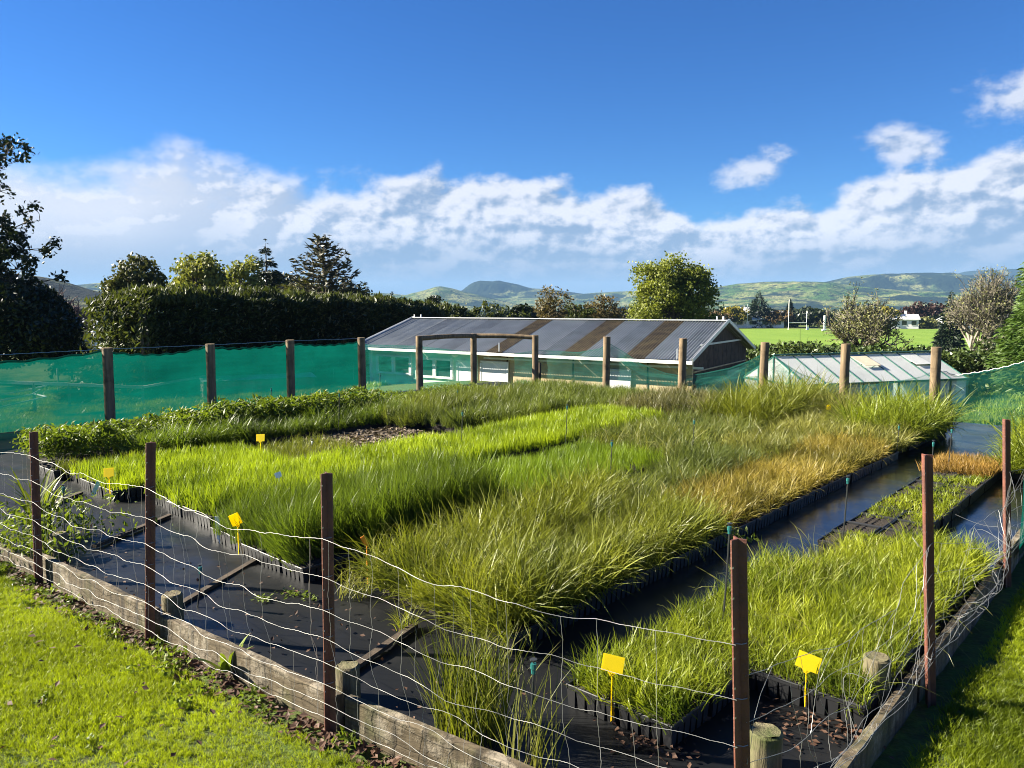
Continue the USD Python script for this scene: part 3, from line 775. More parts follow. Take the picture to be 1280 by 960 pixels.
m_olivecon = leafy('olive_conifer', [(0.0, (0.048, 0.056, 0.016)), (0.5, (0.120, 0.112, 0.029)), (1.0, (0.192, 0.160, 0.048))], 0.18, scale=0.5)
m_brightcon = leafy('bright_conifer', [(0.0, (0.032, 0.065, 0.011)), (0.5, (0.092, 0.151, 0.022)), (1.0, (0.162, 0.227, 0.032))], 0.25, scale=0.7)
m_sparse = leafy('grey_needles', [(0.0, (0.042, 0.045, 0.028)), (0.5, (0.084, 0.077, 0.045)), (1.0, (0.140, 0.119, 0.070))], 0.12, scale=0.6)
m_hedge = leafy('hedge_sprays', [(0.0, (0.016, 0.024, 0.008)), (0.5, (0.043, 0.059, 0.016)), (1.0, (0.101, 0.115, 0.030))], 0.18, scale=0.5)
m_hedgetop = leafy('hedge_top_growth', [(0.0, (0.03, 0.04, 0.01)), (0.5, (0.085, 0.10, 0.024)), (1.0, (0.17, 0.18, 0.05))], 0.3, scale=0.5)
m_autumn = leafy('autumn_leaves', [(0.0, (0.06, 0.05, 0.02)), (0.5, (0.17, 0.125, 0.045)), (1.0, (0.30, 0.20, 0.075))], 0.25, scale=0.4)
m_brown = leafy('brown_leaves', [(0.0, (0.084, 0.056, 0.028)), (0.5, (0.168, 0.112, 0.049)), (1.0, (0.280, 0.182, 0.070))], 0.25, scale=0.4)
m_copper = leafy('copper_leaves', [(0.0, (0.03, 0.015, 0.012)), (0.5, (0.055, 0.028, 0.02)), (1.0, (0.09, 0.05, 0.03))], 0.2, scale=0.4)
m_yellowleaf = leafy('yellow_leaves', [(0.0, (0.112, 0.105, 0.017)), (0.5, (0.308, 0.252, 0.028)), (1.0, (0.504, 0.392, 0.042))], 0.3, scale=0.5)
m_grass_far = leafy('pale_bush', [(0.0, (0.120, 0.128, 0.045)), (0.5, (0.240, 0.240, 0.090)), (1.0, (0.360, 0.330, 0.150))], 0.25, scale=0.4)
m_bramble = leafy('bramble_leaves', [(0.0, (0.032, 0.056, 0.016)), (0.5, (0.096, 0.120, 0.032)), (0.8, (0.208, 0.160, 0.064)), (1.0, (0.384, 0.320, 0.160))], 0.2, rough=0.35, scale=0.8)
m_twig = plain('twigs', (0.17, 0.15, 0.11), 0.85, 0.4, 3.0)


def limb_tubes(mb, rng, base, targets, r0, bend=0.15):
    for t in targets:
        t = np.asarray(t, float); m = (base + t) / 2 + rng.normal(0, bend, 3) * np.linalg.norm(t - base) * 0.4
        us = np.linspace(0, 1, 6)[:, None]
        pts = (1 - us) ** 2 * base + 2 * us * (1 - us) * m + us ** 2 * t
        mb.tube(pts, np.linspace(r0, r0 * 0.18, 6), 5, cap=False)


def broadleaf(name, label, foot, blobs, leaf, nleaf, mat, seed, bark=None, clump=0.9, per=55, trunk_r=0.25, group=None, cat='tree', aspect=0.75, core=0.0, lims=9):
    """Trunk, limbs and a crown of leaf clumps spread through the blobs (centre offset from the foot, radii)."""
    rng = np.random.default_rng(seed); foot = np.asarray(foot, float)
    t = thing(name, label, cat, foot, group=group)
    vol = np.array([b[3] * b[4] * b[5] for b in blobs]) ** 0.7; vol /= vol.sum()
    nc = max(6, nleaf // per); cs = []
    for b, k in zip(blobs, rng.multinomial(nc, vol)):
        d = rand_dirs(rng, k); rad = rng.uniform(0.25, 1, k) ** 0.45
        d[:, 2] = np.where(d[:, 2] < -0.5, d[:, 2] * 0.5, d[:, 2])
        cs.append(np.array(b[:3]) + d * rad[:, None] * np.array(b[3:]) * rng.uniform(0.85, 1.1, (k, 1)))
    cs = np.vstack(cs)
    pts = np.repeat(cs, per, 0) + rng.normal(0, 1, (len(cs) * per, 3)) * clump * 0.42 * np.array([1, 1, 0.7]) * np.repeat(rng.uniform(0.6, 1.25, len(cs)), per)[:, None]
    MB().add(*leaf_cloud(rng, pts, leaf, aspect, 0.3)).build('crown', mat, t)
    cz = np.mean([b[2] for b in blobs]); mb = MB()
    top = np.array([np.average([b[0] for b in blobs]) * 0.5, np.average([b[1] for b in blobs]) * 0.5, cz * 0.75])
    us = np.linspace(0, 1, 7)[:, None]
    mb.tube(us * top + (us * (1 - us)) * rng.normal(0, 0.3, 3) * [1, 1, 0] + [0, 0, -0.4] * (1 - us), np.linspace(trunk_r, trunk_r * 0.55, 7), 9)
    idx = rng.choice(len(cs), min(lims, len(cs)), replace=False)
    limb_tubes(mb, rng, top * 0.8, cs[idx], trunk_r * 0.5)
    limb_tubes(mb, rng, top, cs[rng.choice(len(cs), min(lims, len(cs)), replace=False)], trunk_r * 0.4)
    mb.build('trunk', bark or m_bark, t, True)
    return t


def conifer(name, label, foot, h, rad, mat, seed, sprays=2600, spray=0.4, power=0.9, droop=0.25, start=0.05, bark=None, group=None, aspect=0.35, tiers=None, irregular=0.12):
    rng = np.random.default_rng(seed); foot = np.asarray(foot, float)
    t = thing(name, label, 'tree', foot, group=group)
    zz = start + (1 - start) * (1 - np.sqrt(rng.uniform(0, 1, sprays)))
    if tiers: zz = np.clip(np.round(zz * tiers) / tiers + rng.normal(0, 0.18 / tiers, sprays), start, 1)
    az = rng.uniform(0, 2 * math.pi, sprays)
    edge = rad * (1 - zz) ** power * (1 + irregular * np.sin(az * 5 + zz * 40 + seed) + irregular * np.sin(az * 3 - zz * 23)) + 0.02 * rad
    rr = edge * rng.uniform(0.1, 1, sprays) ** 0.5
    d = np.stack([np.cos(az), np.sin(az), np.full(sprays, -droop)], -1) + rng.normal(0, 0.3, (sprays, 3))
    d /= np.linalg.norm(d, axis=1, keepdims=True)
    c = np.stack([rr * np.cos(az), rr * np.sin(az), zz * h - droop * rr * 0.6], -1)
    b = np.cross(d, rand_dirs(rng, sprays)); b /= np.linalg.norm(b, axis=1, keepdims=True)
    s = spray * rng.uniform(0.5, 1.3, sprays)[:, None] * (0.45 + 0.55 * (1 - zz))[:, None]
    MB().add(*quads(c, d * s / 2, b * s * aspect / 2)).build('crown', mat, t)
    MB().tube([[0, 0, -0.3], [0, 0, h * 0.4], [0, 0, h * 0.97]], [h * 0.022 + 0.05, h * 0.014 + 0.03, 0.01], 8).build('trunk', bark or m_bark, t)
    return t


def twig_tree(name, label, foot, h, rad, seed, mat, bark, leafmat=None, nleaf=0, leaf=0.12, depth=4, group=None, trunk_r=0.12, squash=1.0, lean=0.45):
    """A bare crown: branches that fork again and again."""
    rng = np.random.default_rng(seed); t = thing(name, label, 'tree', foot, group=group)
    trunk, twigs, tips = MB(), MB(), []

    def grow(p0, d, L, r, k):
        d = d / np.linalg.norm(d); mid = p0 + d * L * 0.5 + rng.normal(0, 0.06 * L, 3); p1 = p0 + d * L + rng.normal(0, 0.08 * L, 3)
        (trunk if k < 2 else twigs).tube([p0, mid, p1], [r, r * 0.8, r * 0.62], 6 if k < 2 else 3, cap=False)
        if k >= depth: tips.append(p1); tips.append(mid); return
        for _ in range(rng.integers(3, 5) if k else 7):
            nd = d * 0.75 + rng.normal(0, lean, 3) + np.array([0, 0, 0.22]); s0 = rng.uniform(0.5, 1.0)
            grow(p0 + (p1 - p0) * s0, nd, L * rng.uniform(0.55, 0.82), r * 0.6, k + 1)
    for _ in range(4):
        a = rng.uniform(0, 6.28); grow(np.array([0, 0, -0.2]), np.array([math.cos(a) * 0.35, math.sin(a) * 0.35, 1]), h * 0.26, trunk_r, 0)
    tips = np.array(tips)
    sc = np.array([rad / np.percentile(np.abs(tips[:, :2]), 93)] * 2 + [h / np.percentile(tips[:, 2], 98)])
    for mb in (trunk, twigs): mb.v = [v * sc for v in mb.v]
    trunk.build('trunk', bark, t, True); twigs.build('branches', mat, t)
    if nleaf:
        c = (tips * sc)[rng.integers(0, len(tips), nleaf)] + rng.normal(0, 0.12 * rad / 2, (nleaf, 3))
        MB().add(*leaf_cloud(rng, c, leaf, 0.6)).build('crown', leafmat, t)
    return t


def gfoot(px, d): p_ = atd(px, 400, d); return np.array([p_[0], d, float(ground_z(p_[0], d)) - 0.05])


def top_h(px, py, d): return atd(px, py, d)[2] - gfoot(px, d)[2]


# the big plane tree behind the shed
f = gfoot(843, 62); H = top_h(840, 320, 62)
broadleaf('plane_tree', 'large olive green plane tree standing behind the right end of the shed', f,
          [(-0.6, 0, H * .62, 2.4, 2.4, 2.2), (-1.6, 0.3, H * .72, 1.9, 2, 2.0), (1.6, 0, H * .66, 1.9, 2.2, 2.1), (-0.2, 0, H * .83, 1.9, 1.9, H * .16), (1.6, .3, H * .78, 1.3, 1.5, 1.0), (-2.4, 0, H * .42, 1.4, 2, 1.6), (2.2, 0, H * .42, 1.4, 2, 1.7), (0, 0, H * .4, 2.4, 2.4, 1.8), (-2.6, .2, H * .86, .8, .9, .5)],
          0.23, 26000, m_plane, 11, clump=0.8, per=60, trunk_r=0.35, lims=14)
# row beyond the left hedge
f = gfoot(174, 46); H = top_h(172, 317, 46)
broadleaf('rounded_conifer', 'rounded olive conifer rising above the left end of the hedge', f, [(0, 0, H * .70, 1.6, 1.6, H * .2), (0, 0, H * .85, .9, 1.0, H * .13), (.8, 0, H * .62, 1.4, 1.2, .9), (-.8, 0, H * .6, 1.1, 1.2, 1.0)], 0.26, 6000, m_olivecon, 12, clump=0.55, per=45)
f = gfoot(252, 52); H = top_h(255, 315, 52)
broadleaf('plane_tree', 'wide pale olive plane tree, left of the pair above the hedge', f, [(0, 0, H * .72, 2.0, 1.8, H * .24), (-1.2, 0, H * .62, 1.2, 1.5, H * .2), (1.2, 0, H * .66, 1.3, 1.4, H * .22), (0.3, 0, H * .86, 1.1, 1.1, H * .11)], 0.26, 7000, m_plane2, 13, clump=0.62, per=36, lims=16)
f = gfoot(309, 51); H = top_h(308, 317, 51)
broadleaf('plane_tree', 'narrower pale olive plane tree beside the dark pointed conifer', f, [(0, 0, H * .74, 1.1, 1.3, H * .22), (-.5, 0, H * .6, 1.0, 1.2, H * .2), (.6, 0, H * .62, 1.0, 1.2, H * .2)], 0.26, 4200, m_plane2, 14, clump=0.6, per=36)
f = gfoot(335, 47); H = top_h(332, 299, 47)
conifer('pointed_conifer', 'dark narrow pointed conifer next to the plane trees above the hedge', f, H, 1.9, m_conifer, 15, 3600, 0.55, 0.8, 0.1, 0.3, tiers=11, irregular=0.2)
f = gfoot(345, 49); H = top_h(345, 340, 49)
broadleaf('dark_tree', 'dark leafy tree low behind the pointed conifer and the hedge', f, [(0, 0, H * .75, 1.7, 1.4, H * .25), (1.3, 0, H * .7, 1.4, 1.3, H * .2)], 0.26, 4200, m_darkleaf, 16, clump=0.55, per=40)
# the gaunt spreading conifer
rng = np.random.default_rng(17); f = gfoot(406, 42); H = top_h(405, 297, 42)
t = thing('gaunt_conifer', 'tall gaunt conifer with bare spreading tiers of upturned branches above the hedge', 'tree', f)
mb, sp_c, sp_d, sp_s = MB(), [], [], []
mb.tube([[0, 0, -0.3], [0.03, 0, H * .5], [0, 0, H]], [0.26, 0.16, 0.03], 9)
for i, zf in enumerate(np.linspace(0.36, 0.98, 17)):
    L = 2.75 * (1 - zf) ** 0.72 * 1.35 + 0.25
    for j in range(6):
        a = j * 1.05 + i * 0.7 + rng.normal(0, 0.2); Lj = L * rng.uniform(0.65, 1.12)
        us = np.linspace(0, 1, 7)
        lift = 0.16 + 0.35 * zf
        pts = np.stack([us * Lj * math.cos(a), us * Lj * math.sin(a), zf * H - 0.22 * Lj * np.sin(us * 2.2) * (1 - zf) + lift * Lj * us ** 2 + rng.normal(0, .02, 7)], -1)
        mb.tube(pts, np.linspace(0.045, 0.012, 7), 4, cap=False)
        n = int(14 * Lj) + 6; uu = rng.uniform(0.12, 1, n)
        c = np.stack([np.interp(uu, us, pts[:, k]) for k in range(3)], -1) + rng.normal(0, 0.07, (n, 3)); sp_c.append(c)
        d = np.stack([np.full(n, math.cos(a)), np.full(n, math.sin(a)), np.full(n, 0.1)], -1) + rng.normal(0, 0.55, (n, 3)) * [1, 1, .5]; sp_d.append(d)
c, d = np.vstack(sp_c), np.vstack(sp_d); d /= np.linalg.norm(d, axis=1, keepdims=True); b = np.cross(d, rand_dirs(rng, len(d))); b /= np.linalg.norm(b, axis=1, keepdims=True)
s = 0.36 * rng.uniform(0.6, 1.3, (len(c), 1)); MB().add(*quads(c, d * s / 2, b * s * .17)).build('crown', m_sparse, t)
mb.build('trunk', m_bark, t, True)
for px, py, d, rad, lab, sd in ((385, 345, 44, 1.6, 'dull olive bush crowded against the foot of the gaunt conifer', 18), (438, 352, 44, 1.3, 'dark rounded tree right of the gaunt conifer', 19), (428, 342, 46, 1.0, 'small dark tree between the gaunt conifer and the rounded tree', 20)):
    f = gfoot(px, d); H = top_h(px, py, d)
    broadleaf('dark_tree', lab, f, [(0, 0, H * .74, rad, rad, H * .24), (rad * .5, 0, H * .66, rad * .8, rad, H * .2)], 0.24, 3200, m_olivecon if sd == 18 else m_darkleaf, sd, clump=0.5, per=40)
for px, py, d, rad, lab, sd in ((458, 352, 47, 1.1, 'small dark conifer at the end of the row above the hedge', 21), (490, 362, 75, 1.3, 'lone small dark conifer past the hedge, left of the shed ridge', 22), (948, 363, 262, 5.6, 'broad dark pyramid shaped conifer beyond the playing field', 23),
                                (987, 373, 270, 2.4, 'thin spire of a conifer behind the goal posts', 24), (1188, 362, 110, 2.2, 'dark green conifer behind the bare pale tree', 25)):
    f = gfoot(px, d); H = top_h(px, py, d)
    conifer('dark_conifer', lab, f, H, rad, m_conifer, sd, 2600, 0.30 + d * 0.006, 0.75, 0.2, 0.05, tiers=None)
f = gfoot(540, 90); H = top_h(540, 370, 90)
broadleaf('dark_tree', 'small dark round tree seen over the hedge left of the mountain', f, [(0, 0, H * .85, 1.0, 1.0, H * .14)], 0.3, 1400, m_darkleaf, 26, clump=0.5, per=35)
for px, py, d, rx, lab, sd, mt in ((697, 357, 70, 2.1, 'wide reddish brown autumn tree above the middle of the shed ridge', 27, m_autumn), (757, 368, 72, 1.6, 'smaller brown tree between the autumn tree and the large plane tree', 28, m_autumn)):
    f = gfoot(px, d); H = top_h(px, py, d)
    broadleaf('autumn_tree', lab, f, [(0, 0, H * .6, rx, rx, H * .36), (-rx * .55, 0, H * .62, rx * .6, rx, H * .36), (rx * .75, 0, H * .55, rx * .8, rx, H * .26), (0, 0, H * .4, rx * 1.2, rx, H * .3)], 0.26, 5200, mt, sd, clump=.7, per=26, trunk_r=.2, lims=16)
    # thin bare shoots above the crown
for px, py, d, rx, lab, sd in ((525, 376, 52, 1.2, 'low olive bush just past the end of the hedge', 71), (565, 377, 54, 1.5, 'first olive bush above the shed ridge left of the timber frame', 72), (605, 378, 56, 1.5, 'second olive bush above the shed ridge over the timber frame', 73), (640, 381, 58, 1.3, 'third olive bush above the shed ridge left of the autumn tree', 74), (500, 374, 50, 1.0, 'small olive bush leaning on the end of the hedge', 75), (720, 378, 58, 1.6, 'olive evergreen bush under the reddish autumn tree', 76)):
    f = gfoot(px, d); H = top_h(px, py, d)
    broadleaf('olive_bush', lab, f, [(0, 0, H * .55, rx, 1, H * .45), (rx * .6, 0, H * .5, rx * .7, 1, H * .38), (-rx * .6, 0, H * .48, rx * .7, 1, H * .38)], 0.24, 4200, m_hedgetop, sd, clump=.45, per=40, trunk_r=.08, cat='shrub')
for px, py, d, rx, lab, sd, mt in ((655, 378, 66, 1.5, 'dark evergreen shrub left of the reddish autumn tree', 29, m_darkleaf), (1012, 385, 262, 6.2, 'dark round tree behind the goal posts crossbar', 30, m_darkleaf), (970, 388, 262, 5.0, 'brownish bush left of the goal posts', 31, m_brown),
                                   (915, 382, 258, 4.6, 'yellow leaved tree at the far side of the field beside the shed end', 32, m_yellowleaf), (1155, 378, 268, 7.2, 'dark copper round tree beyond the field', 33, m_copper),
                                   (1150, 399, 252, 4.6, 'pale grey green rounded bush beside the white house', 34, m_grass_far), (1108, 385, 254, 4.0, 'yellowing tree just right of the bare shrub', 35, m_yellowleaf), (1178, 393, 262, 4.2, 'dark shrub behind the white house fence', 36, m_darkleaf), (895, 389, 255, 4.2, 'dull brown bush behind the shed gable', 37, m_brown)):
    f = gfoot(px, d); H = top_h(px, py, d)
    broadleaf('round_tree' if rx > 2 else 'shrub', lab, f, [(0, 0, H * .58, rx, rx, H * .42), (rx * .5, 0, H * .5, rx * .7, rx, H * .3), (-rx * .5, 0, H * .45, rx * .7, rx, H * .3)], 0.2 + d * 0.0035, 3800, mt, sd, clump=0.3 * rx, per=36, trunk_r=0.2, cat='tree' if rx > 2 else 'shrub')
# bare crowns at the right
f = gfoot(1077, 46); H = top_h(1075, 376, 46)
twig_tree('bare_shrub_tree', 'wide twiggy half bare tree in front of the playing field', f, H, 1.75, 41, m_twig, m_bark, m_grass_far, 3600, 0.15, depth=4, trunk_r=0.09)
f = gfoot(1228, 52); H = top_h(1228, 346, 52)
twig_tree('bare_pale_tree', 'dense pale twigged bare tree left of the bright conifer', f, H, 2.1, 42, m_twig, m_palebark, m_grass_far, 3200, 0.15, depth=5, trunk_r=0.12, lean=0.4)
f = gfoot(90, 60); H = top_h(88, 370, 60)
twig_tree('bare_purple_tree', 'purplish bare tree in the gap left of the hedge', f, H, 2.0, 43, plain('purple_twigs', (0.13, 0.08, 0.075), 0.85, 0.3), m_bark, depth=4)
# bright conifer at the right edge and its dull neighbours
f = gfoot(1340, 24); conifer('bright_conifer', 'tall bright green conifer cut off by the right edge', f, top_h(1340, 150, 24), 2.3, m_brightcon, 44, 26000, 0.26, 0.75, 0.3, 0.02, irregular=0.1)
f = gfoot(1262, 27); H = top_h(1255, 405, 27)
broadleaf('shrub', 'dull green feathery shrub at the foot of the bright conifer', f, [(0, 0, H * .5, 1.0, .9, H * .5), (-.7, 0, H * .35, .8, .8, H * .35), (.4, 0, H * .6, .6, .6, H * .4)], 0.14, 4200, leafy('feathery', [(0, (0.03, 0.045, 0.012)), (1, (0.09, 0.11, 0.035))], 0.2), 45, clump=0.35, per=40, trunk_r=0.06, cat='shrub')
f = gfoot(1208, 31); H = top_h(1208, 428, 31)
broadleaf('shrub', 'low green shrub beneath the bare pale tree', f, [(0, 0, H * .5, 1.3, .9, H * .5), (1.1, 0, H * .4, .9, .8, H * .45)], 0.16, 3000, m_darkleaf, 46, clump=0.35, per=40, trunk_r=0.05, cat='shrub')
# the dark tree at the left edge, hanging into the picture
f = gfoot(-75, 26)
rng = np.random.default_rng(47); t = thing('dark_tree', 'big dark evergreen at the left edge with open upper branches against the sky', 'tree', f)
Xp = lambda px, py, d=18.5: atd(px, py, d * 1.38) - f
mb = MB(); SC = 1.38; mb.tube([[0, 0, -.3], Xp(-70, 380), Xp(-60, 260), Xp(-75, 150)], [0.34, 0.26, 0.17, 0.05], 10)
cl = []
def bough(a, b, n, spread, r=0.05):
    us = np.linspace(0, 1, 8)[:, None]; pts = a + (b - a) * us + np.array([0, 0, 0.25]) * us * (1 - us) + rng.normal(0, .05, (8, 3))
    mb.tube(pts, np.linspace(r, 0.008, 8), 5, cap=False)
    for _ in range(7):
        i = rng.integers(3, 8); e = pts[i] + rng.normal(0, spread * SC, 3) * [1, 1, .9] + [0, 0, spread * .7]
        mb.tube([pts[i], (pts[i] + e) / 2 + rng.normal(0, .04, 3), e], [0.016, 0.01, 0.005], 3, cap=False)
        k = n // 7; cl.append(e + rng.normal(0, spread * .48, (k, 3)))
bough(Xp(-60, 300), Xp(48, 278), 300, .20); bough(Xp(-60, 330), Xp(52, 312), 420, .22); bough(Xp(-60, 340), Xp(20, 296), 520, .26); bough(Xp(-60, 270), Xp(8, 190), 260, .2, .045); bough(Xp(-64, 230), Xp(26, 186), 200, .17, .04)
bough(Xp(-64, 260), Xp(6, 236), 70, .16, .04); bough(Xp(-60, 240), Xp(10, 205), 130, .2, .04)
bough(Xp(-50, 360), Xp(62, 352), 420, .22); bough(Xp(-50, 350), Xp(35, 335), 520, .26); bough(Xp(-50, 330), Xp(8, 320), 420, .3); bough(Xp(-50, 360), Xp(20, 350), 600, .3)
for px, py, d, rx, rz, n in ((10, 395, 18, 1.0, .75, 5000), (50, 400, 18.5, .75, .75, 3600), (-30, 380, 19, 1.2, 1.3, 4000), (70, 415, 18, .5, .55, 1800), (30, 370, 18.6, .7, .4, 1500), (0, 425, 18, 1.3, .7, 4200), (58, 432, 18.2, .6, .4, 1800)):
    dd = rand_dirs(rng, n); cl.append(Xp(px, py, d) + dd * rng.uniform(.2, 1, (n, 1)) ** .4 * [rx * SC, 1.2, rz * SC])
MB().add(*leaf_cloud(rng, np.vstack(cl), 0.17, 0.6, 0.2)).build('crown', m_darkleaf, t); mb.build('trunk', m_bark, t, True)
for px, py, d, lab, sd in ((72, 405, 30, 'dark shrub in the gap in front of the white house', 48), (88, 425, 27, 'small dark bush beside the ragged end of the hedge', 49)):
    f = gfoot(px, d); H = top_h(px, py, d)
    broadleaf('shrub', lab, f, [(0, 0, H * .5, .8, .8, H * .5)], 0.15, 1500, m_darkleaf, sd, clump=0.3, per=30, trunk_r=0.05, cat='shrub')

# the tall clipped hedge running away behind the nursery
rng = np.random.default_rng(50)
ha, hb_ = np.array([-11.0, 21.6]), np.array([-4.6, 46.0])
t = thing('hedge', 'tall dark conifer hedge running back from the gap behind the nursery', 'hedge')
HL = np.linalg.norm(hb_ - ha); hd = (hb_ - ha) / HL; hn = np.array([hd[1], -hd[0]])    # hn looks at us


def htop(u): return np.interp(u, [0, .04, .3, .6, .85, 1], [2.32, 2.28, 2.3, 2.2, 2.05, 1.95])


nface, ntop = 34000, 30000
us = rng.beta(1, 1.7, nface); zt = htop(us); gz = ground_z(*(ha[:, None] + hd[:, None] * us * HL)) - .1
zz = gz + (zt - gz) * rng.uniform(0, 1, nface)
bul = (meshkit.fbm(np.stack([us * HL * .6, zz * .8, us * 0], -1), 3, 3) - .5) * 1.0
wd = 0.9 + bul + rng.normal(0, .1, nface)
c1 = np.stack([ha[0] + hd[0] * us * HL + hn[0] * wd, ha[1] + hd[1] * us * HL + hn[1] * wd, zz], -1)
u2 = rng.beta(1, 1.7, ntop); w2 = rng.uniform(-1.0, 1.05, ntop)
z2 = htop(u2) + (meshkit.fbm(np.stack([u2 * HL * .8, w2 * .9, u2 * 0], -1), 4, 8) - .5) * .6 + np.abs(rng.normal(0, .11, ntop)) - .22 * (np.abs(w2) > .8)
c2 = np.stack([ha[0] + hd[0] * u2 * HL + hn[0] * w2, ha[1] + hd[1] * u2 * HL + hn[1] * w2, z2], -1)
ne = 3500; ze = rng.uniform(0, 1, ne); we = rng.uniform(-1, 1, ne); ge = float(ground_z(*ha))
c3 = np.stack([ha[0] + hn[0] * we + hd[0] * rng.normal(-.15, .25, ne), ha[1] + hn[1] * we + hd[1] * rng.normal(-.15, .25, ne), ge + (htop(0) - ge) * ze], -1)
c = np.vstack([c1, c2, c3]); n = len(c)
d = rng.normal(0, .45, (n, 3)) + np.array([0, 0, 1.0]) * np.r_[np.full(nface, .35), np.full(ntop, 1.0), np.full(ne, .5)][:, None] + np.array([*hn, 0]) * np.r_[np.full(nface, .7), np.zeros(ntop), np.full(ne, .2)][:, None]
d /= np.linalg.norm(d, axis=1, keepdims=True); b = np.cross(d, rand_dirs(rng, n)); b /= np.linalg.norm(b, axis=1, keepdims=True)
far = np.r_[us, u2, np.zeros(ne)]
s = (0.20 + .22 * far)[:, None] * rng.uniform(.6, 1.4, (n, 1))
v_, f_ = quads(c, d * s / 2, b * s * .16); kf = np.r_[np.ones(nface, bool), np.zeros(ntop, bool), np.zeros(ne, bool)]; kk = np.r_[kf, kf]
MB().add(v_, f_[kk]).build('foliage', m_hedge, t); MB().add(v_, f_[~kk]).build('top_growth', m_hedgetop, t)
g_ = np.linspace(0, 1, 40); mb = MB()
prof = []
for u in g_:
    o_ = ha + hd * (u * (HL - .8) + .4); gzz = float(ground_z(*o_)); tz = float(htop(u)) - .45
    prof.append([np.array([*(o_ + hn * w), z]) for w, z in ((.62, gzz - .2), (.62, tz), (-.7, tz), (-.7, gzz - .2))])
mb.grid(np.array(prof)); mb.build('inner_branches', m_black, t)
tr = MB()
for px, x_ in ((115, 0), (108, .2)):
    p0 = np.array([*(ha + hn * .8 - hd * (.1 + x_)), ge - .2]); tr.tube([p0, p0 + [0.05, 0, 1.3], p0 + [-.03, 0, 2.9]], [.07, .06, .02], 7)
tr.build('trunk', m_bark, t)
# a ragged end column and bright weeds at its foot
f = gfoot(112, 21); broadleaf('shrub', 'yellow green weedy bush at the foot of the hedge end', np.array([f[0], 20.2, f[2]]), [(0, 0, .35, .5, .4, .4), (.3, 0, .7, .25, .25, .35)], 0.13, 1200, leafy('weed_leaf', [(0, (0.06, 0.07, 0.01)), (1, (0.18, 0.18, 0.03))], 0.3), 52, clump=.2, per=20, trunk_r=.02, cat='shrub')
# brambles between the glasshouse and the playing field
t = thing('bramble_hedge', 'tangled bramble hedge with dry leaves between the glasshouse and the playing field', 'hedge')
n = 15000; u = rng.uniform(0, 1, n); xa, xb = atd(905, 440, 30.0), atd(1262, 440, 26.5)
base = xa + (xb - xa) * u[:, None]
py = np.interp(u, [0, .3, .6, .8, 1], [433, 430, 432, 437, 440])
zt = np.array([z_at(b_, y_) for b_, y_ in zip(base, py)])
gz = ground_z(base[:, 0], base[:, 1])
v = rng.uniform(0, 1, n) ** .6; wv = rng.uniform(-1, 1, n)
bump = (meshkit.fbm(np.stack([u * 26, wv, u * 0], -1), 3, 5) - .5) * .8
c = base.copy(); c[:, 1] += wv * .9; c[:, 2] = gz + (zt - gz + bump * .6 - .25 * wv ** 2) * v
MB().add(*leaf_cloud(rng, c, 0.17, .7, .3)).build('foliage', m_bramble, t)
mb = MB()
for _ in range(60):
    k = rng.integers(0, n); p0 = c[k].copy(); p0[2] = gz[k] - .1; e = c[k] + rng.normal(0, .3, 3) + [0, 0, .3]
    mb.tube([p0, (p0 + e) / 2 + [0, 0, .3], e], [.012, .01, .005], 3, cap=False)
mb.build('cane', m_twig, t)
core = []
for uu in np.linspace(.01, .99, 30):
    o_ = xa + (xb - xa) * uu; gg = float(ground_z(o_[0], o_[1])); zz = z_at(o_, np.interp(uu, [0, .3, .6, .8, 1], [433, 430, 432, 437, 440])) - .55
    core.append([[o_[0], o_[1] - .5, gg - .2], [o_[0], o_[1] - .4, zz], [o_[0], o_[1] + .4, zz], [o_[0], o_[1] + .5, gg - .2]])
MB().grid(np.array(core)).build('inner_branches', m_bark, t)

# the plain: trees too many to count, then houses
rng = np.random.default_rng(60)
m_town = leafy('town_foliage', [(0, (0.014, 0.022, 0.010)), (.5, (0.035, 0.05, 0.018)), (.8, (0.09, 0.075, 0.035)), (1, (0.12, 0.13, 0.03))], .15, scale=.03)
protos = []
for k in range(6):
    c = rand_dirs(rng, 260) * rng.uniform(.4, 1, (260, 1)) ** .5 * [1, 1, .8 if k % 2 else 1.25] + [0, 0, .9]
    protos.append(leaf_cloud(rng, c, .42, .8, .2))
n = 2600; dd = 340 + 1500 * rng.uniform(0, 1, n) ** 1.6; th = np.radians(rng.uniform(-42, 44, n))
pos = np.stack([dd * np.sin(th), dd * np.cos(th), 0 * dd], -1)
near = 90; an = np.radians(rng.uniform(12, 42, near)); dn = rng.uniform(285, 330, near)
pos = np.vstack([pos, np.stack([dn * np.sin(an), dn * np.cos(an), 0 * dn], -1)])
pos[:, 2] = ground_z(pos[:, 0], pos[:, 1]) - 2.5 * S((np.hypot(pos[:, 0], pos[:, 1]) - 260) / 300) - .5
t = thing('far_trees', 'distant trees of the plain merging into one green and brown band below the hills', 'trees', kind='stuff')
sc = np.r_[rng.uniform(1.8, 4.2, n), rng.uniform(1.4, 2.6, near)]
scatter('crowns', t, protos, m_town, pos, rng.uniform(0, 6.28, len(pos)), sc, rng)

m_wall = plain('house_wall', (0.74, 0.73, 0.70), .7, .08, .3)
m_roofs = [plain('grey_house_roof', (0.30, 0.30, 0.32), .6, .15, .5), plain('pale_house_roof', (0.55, 0.56, 0.57), .6, .12, .5), plain('brown_house_roof', (0.2, 0.14, 0.11), .7, .2, .5)]


